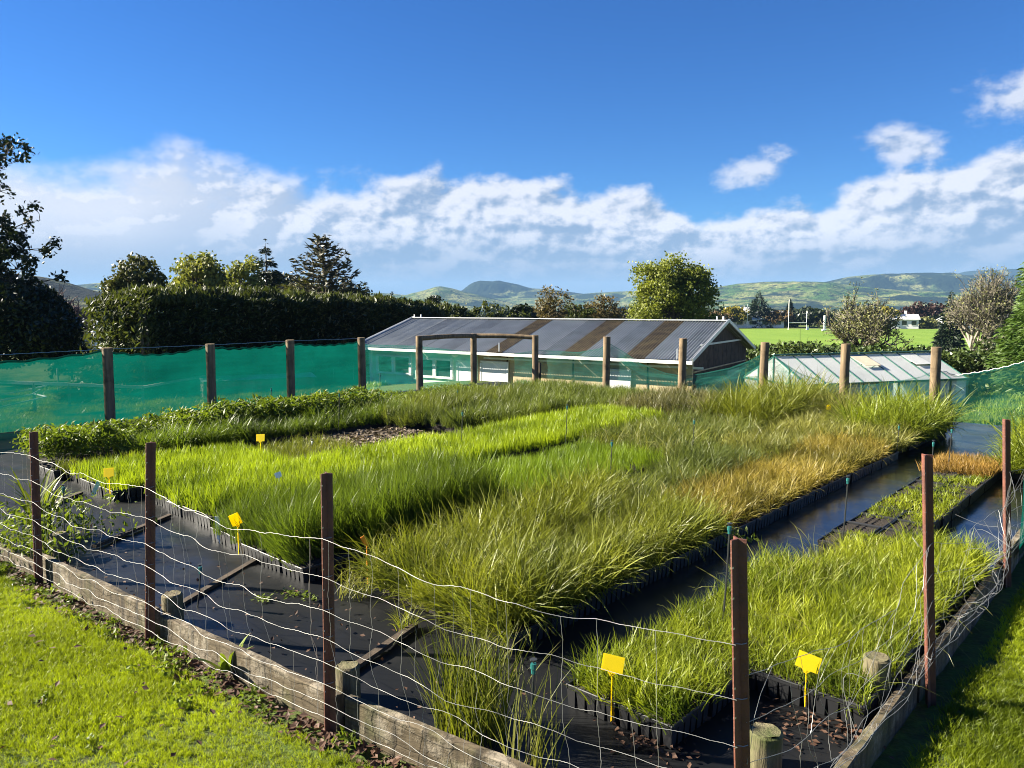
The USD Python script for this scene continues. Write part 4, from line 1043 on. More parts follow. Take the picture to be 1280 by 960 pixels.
def house(label, px, d, w, dep, h, roof, rz=0.0, wins=3, chimney=False):
    f = gfoot(px, d); t = thing('house', label, 'house', f, rz)
    MB().box((0, 0, h / 2 - .3), (w, dep, h + .6)).build('wall', m_wall, t)
    rh = dep * .22; o = .4
    v = np.array([[-w / 2 - o, -dep / 2 - o, h - .1], [w / 2 + o, -dep / 2 - o, h - .1], [w / 2 + o, dep / 2 + o, h - .1], [-w / 2 - o, dep / 2 + o, h - .1], [-w / 2 - o, 0, h + rh], [w / 2 + o, 0, h + rh]])
    r_ = MB().add(np.vstack([v, v - [0, 0, .12]]), np.array([[0, 1, 5, 4], [2, 3, 4, 5], [7, 6, 10, 11], [9, 8, 11, 10], [0, 4, 10, 6], [3, 9, 10, 4], [1, 7, 11, 5], [2, 5, 11, 8], [0, 6, 7, 1], [2, 8, 9, 3]])).build('roof', roof, t)
    for s_ in (-1, 1): MB().add(np.array([[s_ * w / 2, -dep / 2, h], [s_ * w / 2, dep / 2, h], [s_ * w / 2, 0, h + rh - .12], [s_ * (w / 2 - .1), -dep / 2, h], [s_ * (w / 2 - .1), dep / 2, h], [s_ * (w / 2 - .1), 0, h + rh - .12]]), np.array([[0, 1, 2], [5, 4, 3]])).build('gable', m_wall, t)
    if chimney: MB().box((w * .1, 0, h + rh + .3), (.7, .7, 1.6)).build('chimney', m_wall, r_)
    for i in range(wins):
        x_ = -w / 2 + w * (i + .5) / wins
        fr = MB().box((x_, -dep / 2 - .03, h * .58), (w / wins * .5, .08, h * .42)).build('window', m_winpane, t)
        MB().box((x_, -dep / 2 - .05, h * .58 - h * .22), (w / wins * .56, .1, .1)).build('sill', m_white, fr)


house('long low white building at the far edge of the field by the shed gable', 928, 262, 26, 8, 3.0, m_roofs[1], 0.05, 6)
house('white house with pale roof half hidden by trees behind the long low building', 925, 300, 11, 8, 5.2, m_roofs[1], -.2, 3)
house('grey roofed house right of the dark pyramid conifer', 962, 275, 16, 9, 3.6, m_roofs[0], .1, 3)
house('small white house with a chimney at the far side of the field', 1128, 252, 8.5, 7, 3.2, m_roofs[1], -.3, 3, True)
house('white house showing beside the bare pale tree', 1199, 248, 10, 7, 3.0, m_roofs[1], .2, 3)
house('white house in the gap between the dark evergreen and the hedge', 92, 70, 3.4, 5, 3.0, m_roofs[1], .3, 2)
house('white house glimpsed behind the bare pale tree branches', 1240, 250, 12, 8, 3.0, m_roofs[0], -.1, 3)
f = gfoot(86, 44)
t = thing('paling_fence', 'pale weathered paling fence in the gap left of the hedge', 'fence', f)
m_paling = wood_mat('paling', (0.33, 0.31, 0.28), (0.17, 0.16, 0.145))
zt = z_at(atd(86, 424, 44), 424) - f[2]
for i in range(16): MB().box((-1.1 + i * .15, 0, zt / 2 - .2), (.12, .03, zt + .4 + .03 * math.sin(i * 5.1))).build('paling', m_paling, t)
MB().box((.02, .04, zt * .75), (2.4, .05, .09)).build('rail', m_paling, t)

# goal posts and the lone white pole
t = thing('goal_posts', 'white rugby goal posts with a crossbar at the far side of the field', 'goal posts', gfoot(997, 232))
w2 = 22.5 * 232 / FPX / 2; z3 = z_at(atd(997, 403, 232), 403) - FZ
for s_, yt in ((-1, 374), (1, 390)):
    zt = z_at(atd(997, yt, 232), yt) - FZ
    MB().tube([[s_ * w2, 0, 0], [s_ * w2, 0, zt]], .1, 8).build('upright', m_white, t)
MB().tube([[-w2, 0, z3], [w2, 0, z3]], .11, 8).build('crossbar', m_white, t)
MB().box((w2 + .35, -.1, .55), (.75, .5, 1.1), bevel=.08).build('post_pad', m_white, t)
t = thing('white_pole', 'short thick white pole standing alone right of the goal posts', 'pole', gfoot(1031, 225))
MB().box((0, 0, 2.2), (.55, .55, 5.0), bevel=.05).build('shaft', m_white, t); MB().box((0, 0, .2), (1.3, .9, .6), bevel=.05).build('foot', m_white, t)
t = thing('power_pole', 'grey power pole with cross arm behind the long low building', 'pole', gfoot(934, 255))
MB().tube([[0, 0, -1], [0, 0, 8.0]], .14, 8).build('shaft', m_galv, t); MB().box((0, 0, 7.2), (2.4, .12, .14)).build('cross_arm', m_bark, t)

# ------------------------------------------------------------------ planting beds
def grass(name, stops, **k): return leafy(name, stops, k.pop('trans', 0.36), rough=0.42, scale=k.pop('scale', 1.3), spec=0.26, **k)


g_bright = grass('bright_seedlings', [(0, (0.102, 0.146, 0.010)), (.4, (0.336, 0.416, 0.02)), (.8, (0.516, 0.530, 0.03)), (1, (0.744, 0.624, 0.10))])
g_green = grass('fresh_green_blades', [(0, (0.068, 0.112, 0.009)), (.45, (0.228, 0.316, 0.02)), (.85, (0.410, 0.418, 0.035)), (1, (0.638, 0.530, 0.13))])
g_rush = grass('deep_green_rush', [(0, (0.046, 0.070, 0.009)), (.45, (0.148, 0.210, 0.018)), (.85, (0.319, 0.340, 0.035)), (1, (0.547, 0.460, 0.13))])
g_olive = grass('olive_sedge', [(0, (0.065, 0.083, 0.011)), (.35, (0.212, 0.228, 0.022)), (.7, (0.389, 0.351, 0.045)), (.88, (0.590, 0.501, 0.14)), (1, (0.750, 0.668, 0.34))], scale=2.2)
g_blue = grass('blue_green_sedge', [(0, (0.055, 0.075, 0.014)), (.5, (0.191, 0.213, 0.041)), (.85, (0.317, 0.291, 0.077)), (1, (0.555, 0.416, 0.162))])
g_gold = grass('golden_brown_sedge', [(0, (0.094, 0.090, 0.014)), (.35, (0.336, 0.255, 0.054)), (.7, (0.504, 0.340, 0.099)), (1, (0.672, 0.480, 0.216))])
g_straw = grass('straw_tussock', [(0, (0.07, 0.085, 0.018)), (.4, (0.26, 0.25, 0.06)), (.8, (0.46, 0.40, 0.15)), (1, (0.62, 0.54, 0.28))])
g_lime = grass('yellow_green_tussock', [(0, (0.07, 0.10, 0.008)), (.4, (0.24, 0.28, 0.02)), (.8, (0.40, 0.38, 0.045)), (1, (0.56, 0.46, 0.13))])
g_mix = grass('yellow_green_carpet', [(0, (0.077, 0.112, 0.008)), (.4, (0.295, 0.326, 0.018)), (.75, (0.519, 0.460, 0.04)), (1, (0.750, 0.629, 0.18))], scale=2.4)
g_seed = grass('seedhead_grass', [(0, (0.05, 0.07, 0.014)), (.45, (0.18, 0.215, 0.04)), (.8, (0.33, 0.32, 0.09)), (1, (0.54, 0.48, 0.24))])
g_purple = grass('purplish_grass', [(0, (0.05, 0.055, 0.02)), (.4, (0.21, 0.19, 0.08)), (.8, (0.37, 0.30, 0.17)), (1, (0.52, 0.44, 0.29))])
g_herb = leafy('herb_leaves', [(0, (0.055, 0.083, 0.009)), (.5, (0.202, 0.262, 0.023)), (1, (0.383, 0.384, 0.052))], .35, scale=1.5)
g_copper = grass('orange_brown_stubble', [(0, (0.134, 0.084, 0.022)), (.5, (0.470, 0.290, 0.081)), (1, (0.650, 0.440, 0.180))])
g_lawn = grass('lawn_blades', [(0, (0.084, 0.115, 0.006)), (.4, (0.336, 0.400, 0.014)), (.8, (0.546, 0.520, 0.025)), (1, (0.777, 0.580, 0.14))], scale=1.0, trans=0.5)
m_soil = plain('potting_soil', (0.022, 0.017, 0.013), 0.95, 0.5, 30.0, bump=0.8, bump_scale=90)
m_tray = plain('black_tray', (0.013, 0.0135, 0.015), 0.45, 0.25, 8.0, spec=0.4)
R = np.random.default_rng


def family(seed, k, **kw): return [tuft(R(seed + i), **kw) for i in range(k)]


def drape(rng_, q0, q1, r0, r1, step, hmod, jitter=0.5):
    qs, rs = np.arange(q0 + step / 2, q1, step), np.arange(r0 + step / 2, r1, step)
    qq, rr = [a.ravel() for a in np.meshgrid(qs, rs, indexing='ij')]
    qq = np.clip(qq + rng_.uniform(-jitter, jitter, len(qq)) * step, q0, q1); rr = np.clip(rr + rng_.uniform(-jitter, jitter, len(rr)) * step, r0, r1)
    h = hmod(qq, rr)
    keep = (h > 0.05) & (rng_.random(len(h)) > 0.07)
    return qq[keep], rr[keep], h[keep]


def patchy(lo, hi, scale, seed):
    return lambda q, r: lo + (hi - lo) * S((meshkit.fbm(np.stack([q * scale, r * scale, q * 0 + seed], -1), 3, seed) - 0.28) / 0.44)


beds = {}


def bed(key, label, q0, q1, r0, r1, step, protos, mat, hmod, seed, z=0.10, tilt=0.12, soil=True, edge_lean=0.5):
    """A block of plants standing close in their pots: the plants and the potting mix they grow in."""
    rg = R(seed); t = thing(key, label, 'plants', kind='stuff')
    qq, rr, h = drape(rg, q0, q1, r0, r1, step, hmod)
    pos = qq[:, None] * Q + rr[:, None] * U; pos = np.concatenate([pos, np.full((len(qq), 1), z)], 1)
    # plants at the rim lean outwards
    e = 0.22; w = np.clip((e - np.minimum(qq - q0, q1 - qq)) / e, 0, 1); sgn = np.where(qq - q0 < q1 - qq, -1, 1)
    wr = np.clip((e - (rr - r0)) / e, 0, 1)
    lean = (sgn * w)[:, None] * Q - wr[:, None] * U
    lx = lean * edge_lean + rg.normal(0, tilt, (len(qq), 2))
    scatter('blades', t, protos, mat, pos, rg.uniform(0, 6.28, len(qq)), h * rg.uniform(.8, 1.2, len(qq)), rg, np.arctan2(lx[:, 1], lx[:, 0]), np.clip(np.hypot(lx[:, 0], lx[:, 1]), 0, .7))
    if soil:
        r1 = min(r1, float(rr.max()) + .03) if soil is True else soil
        c = P((q0 + q1) / 2, (r0 + r1) / 2, z / 2 + .004)
        MB().box(c, (q1 - q0 - .14, r1 - r0 - .16, z - .02), rz=math.atan2(Q[1], Q[0])).build('potting_mix', m_soil, t)
    return t


one = lambda q, r: np.ones_like(q)
p_seed = family(100, 6, n=18, h=.19, spread=.06, start=.28, bend=.36, w=.0075, seg=3)
p_sedge = family(120, 8, n=36, h=.55, spread=.06, start=.55, bend=1.5, w=.0070, seg=5)
p_sedge_far = family(130, 7, n=26, h=.55, spread=.08, start=.55, bend=1.35, w=.0125, seg=4)
p_rush = family(140, 6, n=34, h=.46, spread=.06, start=.3, bend=.50, w=.0058, seg=4)
p_rush_far = family(145, 6, n=22, h=.46, spread=.06, start=.3, bend=.50, w=.009, seg=4)
p_short = family(150, 7, n=22, h=.22, spread=.055, start=.6, bend=1.0, w=.0050, seg=4)
p_tall = family(160, 7, n=28, h=.72, spread=.10, start=.45, bend=.85, w=.0150, seg=4)
p_tuss = family(170, 7, n=46, h=.85, spread=.09, start=.6, bend=1.6, w=.0115, seg=5)
p_tiny = family(180, 5, n=7, h=.09, spread=.02, start=.6, bend=.7, w=.006, seg=3)
p_stub = family(190, 5, n=14, h=.17, spread=.03, start=.45, bend=.4, w=.008, seg=2)


def herb_protos(seed, k, h, leaf, n):
    out = []
    for i in range(k):
        rg = R(seed + i); zz = rg.uniform(.15, 1, n) ** .7 * h; c = np.stack([rg.normal(0, .05, n), rg.normal(0, .05, n), zz], -1)
        out.append(merge(leaf_cloud(rg, c, leaf, .42, .25), tuft(rg, 4, h, .03, .3, .2, .006, 2)))
    return out


p_herb = herb_protos(200, 5, .36, .075, 46)
# front row, right to left
bed('seedling_bed', 'yellow green grass block behind the yellow sign right of the corner post', 1.06, 1.62, 3.68, 6.55, .055, p_short, g_mix, patchy(.8, 1.2, 1.5, 1), 301)
bed('seedling_bed', 'yellow green grass block behind the yellow sign left of the corner post', 1.63, 2.27, 2.93, 6.1, .056, p_short, g_mix, lambda q, r: patchy(.75, 1.15, 1.4, 2)(q, r) * np.where((q > 1.93) & (r > 5.35), 0, 1), 302, soil=5.35)
bed('sedge_bed', 'big mound of olive green arching sedge at the front of the middle bed', 2.84, 4.17, 3.12, 5.95, .08, p_sedge, g_olive, patchy(.65, 1.12, 1.5, 3), 303, edge_lean=.95)
bed('sedge_bed', 'golden brown sedge along the wet path edge of the middle bed', 2.88, 3.72, 5.95, 10.7, .085, p_sedge_far, g_gold, patchy(.42, .62, .9, 4), 304)
bed('sedge_bed', 'dark green arching tussocks left of the golden brown sedge', 3.72, 4.34, 5.95, 8.8, .10, p_sedge, g_blue, patchy(.65, 1.05, 1.4, 5), 305)
bed('sedge_bed', 'straw and olive tussocks behind the dark green arching tussocks', 3.75, 4.5, 9.1, 12.6, .10, p_sedge_far, g_straw, patchy(.55, .85, 1.0, 6), 306)
bed('tussock_bed', 'bright yellow green mound of tall tussock at the far end of the wet path', 2.8, 3.75, 11.4, 13.7, .16, p_tuss, g_lime, patchy(.95, 1.3, 1.0, 7), 307)
bed('sedge_bed', 'tan drooping sedge between the golden sedge and the yellow green tussock mound', 2.85, 3.75, 10.6, 11.6, .09, p_sedge_far, g_straw, patchy(.6, .8, .9, 8), 308)
bed('rush_bed', 'deep green upright rushes at the front end of the second bed', 4.84, 6.2, 2.99, 5.3, .07, p_rush, g_rush, lambda q, r: patchy(.9, 1.25, 1.3, 9)(q, r) * np.where(q > 5.7, .55 + .45 * S((6.25 - q) / .5 + (r - 3.2) * .4), 1), 309)
bed('rush_bed', 'fresh green rushes along the middle of the second bed', 4.76, 6.05, 5.3, 8.2, .08, p_rush_far, g_green, patchy(.38, .54, 1.0, 10), 310)
bed('sedge_bed', 'mixed blue green and olive sedge at the far end of the second bed', 4.76, 6.16, 8.2, 11.0, .095, p_sedge_far, g_blue, patchy(.5, .78, 1.3, 11), 311)
bed('seedling_bed', 'long bed of bright lime green grass seedlings in the middle', 6.62, 8.0, 3.2, 11.2, .068, p_seed, g_bright, patchy(.95, 1.3, .8, 12), 312, tilt=.05, edge_lean=.25)
bed('seedling_bed', 'shorter block of bright lime green seedlings left of the long lime bed', 8.22, 9.55, 3.0, 5.0, .07, p_seed, g_bright, patchy(.85, 1.1, 1.0, 13), 313, tilt=.05, edge_lean=.25)
bed('seedling_bed', 'thin reddish green young plants in pots at the front left of the lime blocks', 9.55, 9.98, 2.95, 4.2, .085, p_seed, g_olive, patchy(.7, .95, 2.0, 14), 314)
bed('seedling_bed', 'sparse olive young plants beside the far yellow sign', 8.25, 9.3, 5.1, 6.1, .10, p_short, g_olive, patchy(.7, 1.1, 2.0, 15), 315)
bed('sedge_bed', 'dark olive sedges in front of the leafy herb row at the left', 9.95, 10.75, 3.9, 8.6, .095, p_sedge_far, g_rush, patchy(.55, .85, 1.1, 16), 316)
bed('herb_bed', 'leafy bright green herbs in a row under the left shade net', 10.25, 11.5, 3.0, 8.4, .105, p_herb, g_herb, lambda q, r: np.where((q < 10.72) & (r > 3.9), 0, patchy(.8, 1.15, 1.2, 17)(q, r)), 317)
bed('herb_bed', 'tall leafy green herbs at the far end of the left row by the shed corner', 10.75, 12.3, 8.4, 11.8, .12, p_herb, g_herb, patchy(.5, .75, 1.2, 18), 318)
bed('tall_grass_bed', 'blue green long leaved sedge behind the bare litter patch', 9.4, 10.75, 7.8, 11.3, .12, p_tall, g_blue, patchy(.5, .72, 1.2, 19), 319)
bed('tall_grass_bed', 'tall olive grass with seed heads before the shed doors', 8.3, 11.4, 11.0, 14.2, .14, p_tall, g_seed, patchy(.37, .55, 1.0, 20), 320)
bed('tall_grass_bed', 'tall olive grass behind the far half of the lime seedlings', 8.4, 9.6, 8.2, 11.0, .12, p_tall, g_seed, patchy(.45, .7, 1.0, 20), 330)
bed('tall_grass_bed', 'pinkish tan grass at the back left of the white shed door', 6.0, 8.0, 11.5, 14.0, .14, p_tall, g_purple, patchy(.45, .66, 1.1, 21), 321)
bed('tall_grass_bed', 'high yellow green grass mound in front of the shed gable', 4.85, 6.0, 11.4, 14.0, .14, p_tuss, g_olive, patchy(.85, 1.15, 1.0, 22), 322)
bed('tall_grass_bed', 'dry brown drooping grass right of the high yellow green mound', 4.1, 4.85, 12.4, 14.2, .15, p_tuss, g_straw, patchy(.75, 1.0, 1.0, 23), 323)
bed('tussock_bed', 'yellow green tussock cut off by the right edge beside the fence', 1.02, 1.62, 10.3, 12.4, .14, p_tuss, g_lime, patchy(.7, .9, 1.0, 24), 324)

def thatch(label, q0, q1, r0, r1, n, seed, z):
    rg = R(seed); qq, rr = rg.uniform(q0, q1, n), rg.uniform(r0, r1, n); t = thing('dead_stalks', label, 'stalks', kind='stuff')
    pos = np.concatenate([qq[:, None] * Q + rr[:, None] * U, np.full((n, 1), z)], 1)
    scatter('stalks', t, p_dead, g_straw, pos, rg.uniform(0, 6.28, n), rg.uniform(.5, 1.2, n), rg, rg.uniform(0, 6.28, n), rg.uniform(0, .7, n))


p_dead = family(240, 6, n=7, h=.5, spread=.05, start=.9, bend=1.5, w=.006, seg=5)
thatch('pale dead stalks tangled through the olive sedge mound', 2.9, 4.2, 3.15, 5.9, 520, 341, .12)
thatch('pale dead stalks scattered among the second bed sedges', 4.8, 6.1, 8.2, 11.0, 300, 342, .12)
thatch('pale dead stalks in the right front seedling blocks', 1.1, 2.25, 3.8, 6.2, 170, 343, .0)

# the strip of half empty trays, each tray on its own
TW = 0.31


def tray_proto(detail=True):
    """A propagation tray: a rim, cells in rows and the mix in them."""
    t = thing('plant_tray', '', 'tray')
    w, d, h = TW - .012, .352, .115
    rim = MB()
    for s_ in (-1, 1):
        rim.box((s_ * (w / 2 - .006), 0, h - .012), (.012, d, .024), bevel=.003); rim.box((0, s_ * (d / 2 - .006), h - .012), (w - .024, .012, .024), bevel=.003)
    rim.build('rim', m_tray, t)
    nx, ny = 5, 6
    for i in range(nx):
        for j in range(ny):
            if 0 < i < nx - 1 and 0 < j < ny - 1: continue
            cx, cy = -w / 2 + (i + .5) * w / nx, -d / 2 + (j + .5) * d / ny
            a, b_ = w / nx * .44, d / ny * .44
            v = np.array([[cx + sx * a * k, cy + sy * b_ * k, z] for k, z in ((.72, .0), (1.0, h - .02)) for sx, sy in ((-1, -1), (1, -1), (1, 1), (-1, 1))])
            f = np.array([[0, 3, 2, 1], [0, 1, 5, 4], [1, 2, 6, 5], [2, 3, 7, 6], [3, 0, 4, 7]])
            MB().add(v, f).build('cell', m_tray, t)
    mx = MB(); gx, gy = np.meshgrid(np.linspace(-w / 2 + .014, w / 2 - .014, nx * 4 + 1), np.linspace(-d / 2 + .014, d / 2 - .014, ny * 4 + 1), indexing='ij')
    fx_, fy_ = np.abs(((gx + w / 2) / (w / nx)) % 1 - .5), np.abs(((gy + d / 2) / (d / ny)) % 1 - .5)
    gz = h - .02 + .012 * (np.maximum(fx_, fy_) > .42)
    mx.grid(np.stack([gx, gy, gz], -1)).build('potting_mix', m_soil, t)
    return t


TRZ = math.atan2(Q[1], Q[0])
proto_tray = tray_proto(); first = [True]


def tray(q, r, label, group, jit=0.006):
    rg = R(int(q * 977 + r * 7919)); loc = P(q + rg.normal(0, jit), r + rg.normal(0, jit), .002); rz = TRZ + rg.normal(0, .012)
    if first[0]:
        first[0] = False; x = proto_tray; x.ClearXformOpOrder(); ops = UsdGeom.Xformable(x)
        x.GetPrim().RemoveProperty('xformOp:translate'); x.AddTranslateOp().Set(Gf.Vec3d(*loc)); x.AddRotateZOp().Set(math.degrees(rz)); return tag(x, label, 'tray', group)
    return copy_of(proto_tray, 'plant_tray', loc, rz, label, 'tray', group)


TD = .365
ordn = 'first second third fourth fifth sixth seventh eighth ninth tenth eleventh twelfth thirteenth fourteenth fifteenth sixteenth seventeenth eighteenth nineteenth twentieth last'.split()
for k, q_ in enumerate((1.79, 2.105)): tray(q_, 3.085, ('right' if k == 0 else 'left') + ' tray of the pair under the yellow sign left of the corner post', 'front trays of the left grass block')
for k, q_ in enumerate((1.20, 1.50)): tray(q_, 3.84, ('right' if k == 0 else 'left') + ' tray of the pair under the yellow sign right of the corner post', 'front trays of the right grass block')
for j in range(1, 9): tray(1.79, 3.085 + TD * j, f'{ordn[j]} tray from the front in the right side row of the left grass block', 'trays along the inner side of the left grass block')
for j in range(1, 7): tray(2.105, 3.085 + TD * j, f'{ordn[j]} tray from the front along the path side of the left grass block', 'trays along the path side of the left grass block')
for j in range(1, 8): tray(1.20, 3.84 + TD * j, f'{ordn[j]} tray from the front beside the right fence, under the grass', 'trays along the right fence')
for k in range(2):
    for j in range(12):
        tray(1.74 + .315 * k, 6.35 + TD * j, f'{ordn[j]} half empty seedling tray from the front, {"right" if k == 0 else "left"} row between the wet paths', f'{"right" if k == 0 else "left"} row of sparse seedling trays')
names = {4.9: 'deep green rushes', 6.68: 'long lime seedling bed', 8.38: 'shorter lime seedling block'}
for q0, r0, nm in ((4.86, 3.13, 'deep green rushes'), (6.66, 3.33, 'long lime seedling bed'), (8.36, 3.13, 'shorter lime seedling block')):
    for k in range(5): tray(q0 + .305 * k, r0 + .06 * (k > 2), f'{ordn[k]} black tray from the right along the front of the {nm}', f'front trays of the {nm}')
for k in range(2): tray(9.9 + .3 * k, 3.05, ('right' if k == 0 else 'left') + ' black tray at the front corner of the leafy herb row', 'front trays of the herb row')
for j in range(21): tray(2.97, 3.3 + TD * j, f'{ordn[j]} tray from the front, shaded path side of the middle sedge bed', 'trays along the path side of the middle bed')
for j in range(6): tray(4.88, 3.08 + TD * (j + 1), f'{ordn[j + 1]} tray from the front along the right side of the deep green rushes', 'trays along the right side of the rush bed')
rg = R(77); n = 1500
t = thing('seedlings', 'sparse small green seedlings dotted over the half empty trays', 'seedlings', kind='stuff')
qq, rr, h = drape(rg, 1.62, 2.19, 6.2, 9.75, .045, lambda q, r: patchy(-1.1, 1.25, 1.6, 31)(q, r))
scatter('seedling_blades', t, p_tiny, g_mix, np.concatenate([qq[:, None] * Q + rr[:, None] * U, np.full((len(qq), 1), .1)], 1), rg.uniform(0, 6.28, len(qq)), h * rg.uniform(.6, 1.2, len(qq)), rg)
bed('stubble_bed', 'orange brown cut stubble at the far end of the seedling tray strip', 1.6, 2.32, 9.75, 10.75, .05, p_stub, g_copper, patchy(.8, 1.15, 2, 32), 333)

# ------------------------------------------------------------------ the wire fence, its boards and stubs
m_steel = plain('rusty_steel', (0.135, 0.048, 0.030), 0.55, 0.35, 9.0, col2=(0.075, 0.03, 0.022), bump=.3, bump_scale=60, spec=.4)
g = Graph(); p = g.pos()
v = g.n('mapping', 'vector', mapping_type='point', vector=p, rotation=(0, 0, 0.64), scale=(1.0, 1.0, 1.0))
v = g.n('mapping', 'vector', mapping_type='point', vector=v, scale=(0.35, 1.0, 2.2))
grain = g.rng(g.noise(v, 22.0, 6.0, .65), .3, .7)
blot = g.rng(g.noise(p, 6.0, 7.0, .68), .5, .62); streak = g.rng(g.noise(g.n('mapping', 'vector', mapping_type='point', vector=p, scale=(1, 1, .12)), 17.0, 4.0, .6), .48, .66)
c = g.mix(grain, np.array([0.107, 0.085, 0.054]), np.array([0.054, 0.041, 0.026])); c = g.mix(blot, c, np.array([0.183, 0.157, 0.120])); c = g.mix(g.m('multiply', streak, .85), c, np.array([0.022, 0.019, 0.014]))
c = g.mix(g.rng(g.noise(p, 2.3, 5.0, .6), .52, .68, 0.0, .7), c, np.array([0.076, 0.082, 0.028]))
m_board = g.make('lichened_board', surface=g.n('principled_bsdf', 'BSDF', base_color=c, roughness=.9, specular_ior_level=.2, normal=g.n('bump', 'normal', height=g.m('add', grain, blot), strength=.6, distance=.006)))
m_stub = wood_mat('mossy_stub', (0.17, 0.145, 0.085), (0.06, 0.05, 0.03), along=(1, 1, .15), scale=26, rough=.92, bump=.9, moss=(0.05, 0.06, 0.018))


def y_post(pt, top, rz, parent, lean=(0, 0), base=-.35):
    """A star-section steel standard: three flanges, punched along the broad one."""
    from shapely.geometry import Polygon
    from shapely import union_all, affinity
    fl_ = [affinity.rotate(Polygon([(-.0035, 0), (.0035, 0), (.0028, L), (-.0028, L)]), a, origin=(0, 0)) for a, L in ((0, .034), (118, .028), (242, .028))]
    m = trimesh.creation.extrude_polygon(union_all(fl_), top - base, engine='earcut')
    v = m.vertices.copy(); c, s = math.cos(rz), math.sin(rz)
    x, y = v[:, 0] * c - v[:, 1] * s, v[:, 0] * s + v[:, 1] * c
    z = v[:, 2] + base
    o = MB().add(np.stack([pt[0] + x + lean[0] * z, pt[1] + y + lean[1] * z, z], -1), m.faces)
    o.build('post', m_steel, parent)
    for i, zz in enumerate(np.arange(.18, top - .03, .1)):            # the clipped-on wire lugs
        d_ = np.array([-s, c]) * .03
        MB().box((pt[0] + d_[0] + lean[0] * zz, pt[1] + d_[1] + lean[1] * zz, zz), (.007, .007, .006), rz=rz).build('lug', m_galv, parent)


fenceA = thing('wire_fence', 'sagging galvanised stock wire fence along the front between the lawn and the weed mat', 'fence')
fenceB = thing('wire_fence', 'slack bent stock wire fence along the right side', 'fence')
C0 = P(1.0, 2.27)
AP = [(C0, 1.27, -.045), (P(2.98, 2.0), 1.235, .010), (P(4.66, 1.85), 1.20, .052), (P(6.29, 1.72), 1.10, .028), (P(7.95, 1.6), 1.1, 0)]   # foot, height, how far it leans to the right for each metre up
BP = [(C0, 1.27, -.045), (P(.90, 4.23), 1.27, -.069), (P(.92, 6.48), 1.20, -.07), (P(.92, 8.75), 1.15, -.03)]
for k, (pt, top, ln) in enumerate(AP): y_post(pt, top, (2.2, 2.5, 2.6, 2.6, 2.6)[k], fenceA, lean=(ln, 0))
for k, (pt, top, ln) in enumerate(BP[1:]): y_post(pt, top, (2.35, 2.35, 2.35)[k], fenceB, lean=(ln, 0))
WZ = [.055, .125, .22, .33, .45, .585, .745, .93]


def wire_run(posts, zs, seed, sag, bulge, parent, off, rad=.00095):
    rg = R(seed); lines = []
    for zi, z0 in enumerate(zs):
        pts = []
        for k in range(len(posts) - 1):
            a, b = (posts[m_][0] + np.array([posts[m_][2] * z0, 0, 0]) for m_ in (k, k + 1)); L = np.linalg.norm(b - a); n = int(L / .045); us = np.linspace(0, 1, n, endpoint=False)
            nrm = np.array([-(b - a)[1], (b - a)[0], 0]) / L
            ph = rg.uniform(0, 6.28, 4); sk = sag[k] * rg.uniform(.6, 1.3) * (0.4 + zi / 7)
            for u in us:
                w = math.sin(u * math.pi)
                dz = -sk * 4 * u * (1 - u) + w * (.010 * math.sin(u * 17 + ph[0]) + .005 * math.sin(u * 41 + ph[1])) + 0.0016 * math.sin(u * L / .155 * 2 * math.pi)
                dn = bulge[k] * w * (.7 + .6 * math.sin(u * 7 + ph[2])) * (0.3 + zi / 7) + w * .012 * math.sin(u * 23 + ph[3])
                pts.append(a + (b - a) * u + nrm * (dn + off) + np.array([0, 0, z0 + dz + rg.normal(0, .0007)]))
        pts.append(posts[-1][0] + np.array([posts[-1][2] * z0, 0, z0]))
        pts = np.array(pts); lines.append(pts)
        MB().tube(pts, rad if zi < len(zs) - 1 else rad * 1.25, 5).build('line_wire', m_wire, parent, True)
    return lines


LA = wire_run(AP, WZ, 81, [.05, .035, .03, .03], [.03, .02, .02, .02], fenceA, .035)
LB = wire_run(BP, [.20, .235, .30, .40, .52, .66, .82], 82, [.12, .10, .06], [-.05, -.13, -.08], fenceB, -.02)


def stays(lines, parent, seed, gap, kink, drop):
    rg = R(seed); n = len(lines[0]); i = 4
    while i < n - 3:
        pts, k = [], int(np.clip(i + rg.normal(0, 1), 0, n - 1))
        top = len(lines) if rg.random() > drop else rg.integers(3, len(lines))
        for li in range(top):
            j = int(np.clip(k + rg.integers(-kink, kink + 1), 0, n - 1)); p_ = lines[li][j]
            if pts: pts.append((pts[-1] + p_) / 2 + rg.normal(0, .006, 3))
            pts.append(p_.copy())
        MB().tube(pts, .0008, 4, cap=False).build('stay_wire', m_wire, parent)
        i += max(2, int(gap / .045 * rg.uniform(.85, 1.2)))


stays(LA, fenceA, 83, .15, 0, .1); stays(LB, fenceB, 84, .13, 2, .35)
rg = R(85)
for k in range(7):                                                    # loose curled ends hanging off the slack side
    j = rg.integers(20, len(LB[0]) - 40); a = LB[rg.integers(2, 6)][j]; d_ = np.array([*(U * rg.uniform(-.2, .3) + Q * rg.uniform(-.05, .3)), rg.uniform(-.05, .25)])
    us = np.linspace(0, 1, 9)[:, None]; pts = a + d_ * us + np.array([*(Q * .1), .12]) * np.sin(us * math.pi) * rg.uniform(-.6, 1)
    MB().tube(pts, .0011, 4, cap=False).build('loose_wire', m_wire, fenceB)
for pts_, posts_, par in ((LA, AP, fenceA),):
    for pt, top, ln in posts_[:4]:
        for z in WZ[2:]:
            an = np.linspace(0, 2 * math.pi, 9); MB().tube(np.stack([pt[0] + ln * z + .024 * np.cos(an), pt[1] + .024 * np.sin(an), np.full(9, z)], -1), .0016, 4, cap=False).build('tie_wire', m_wire, par)


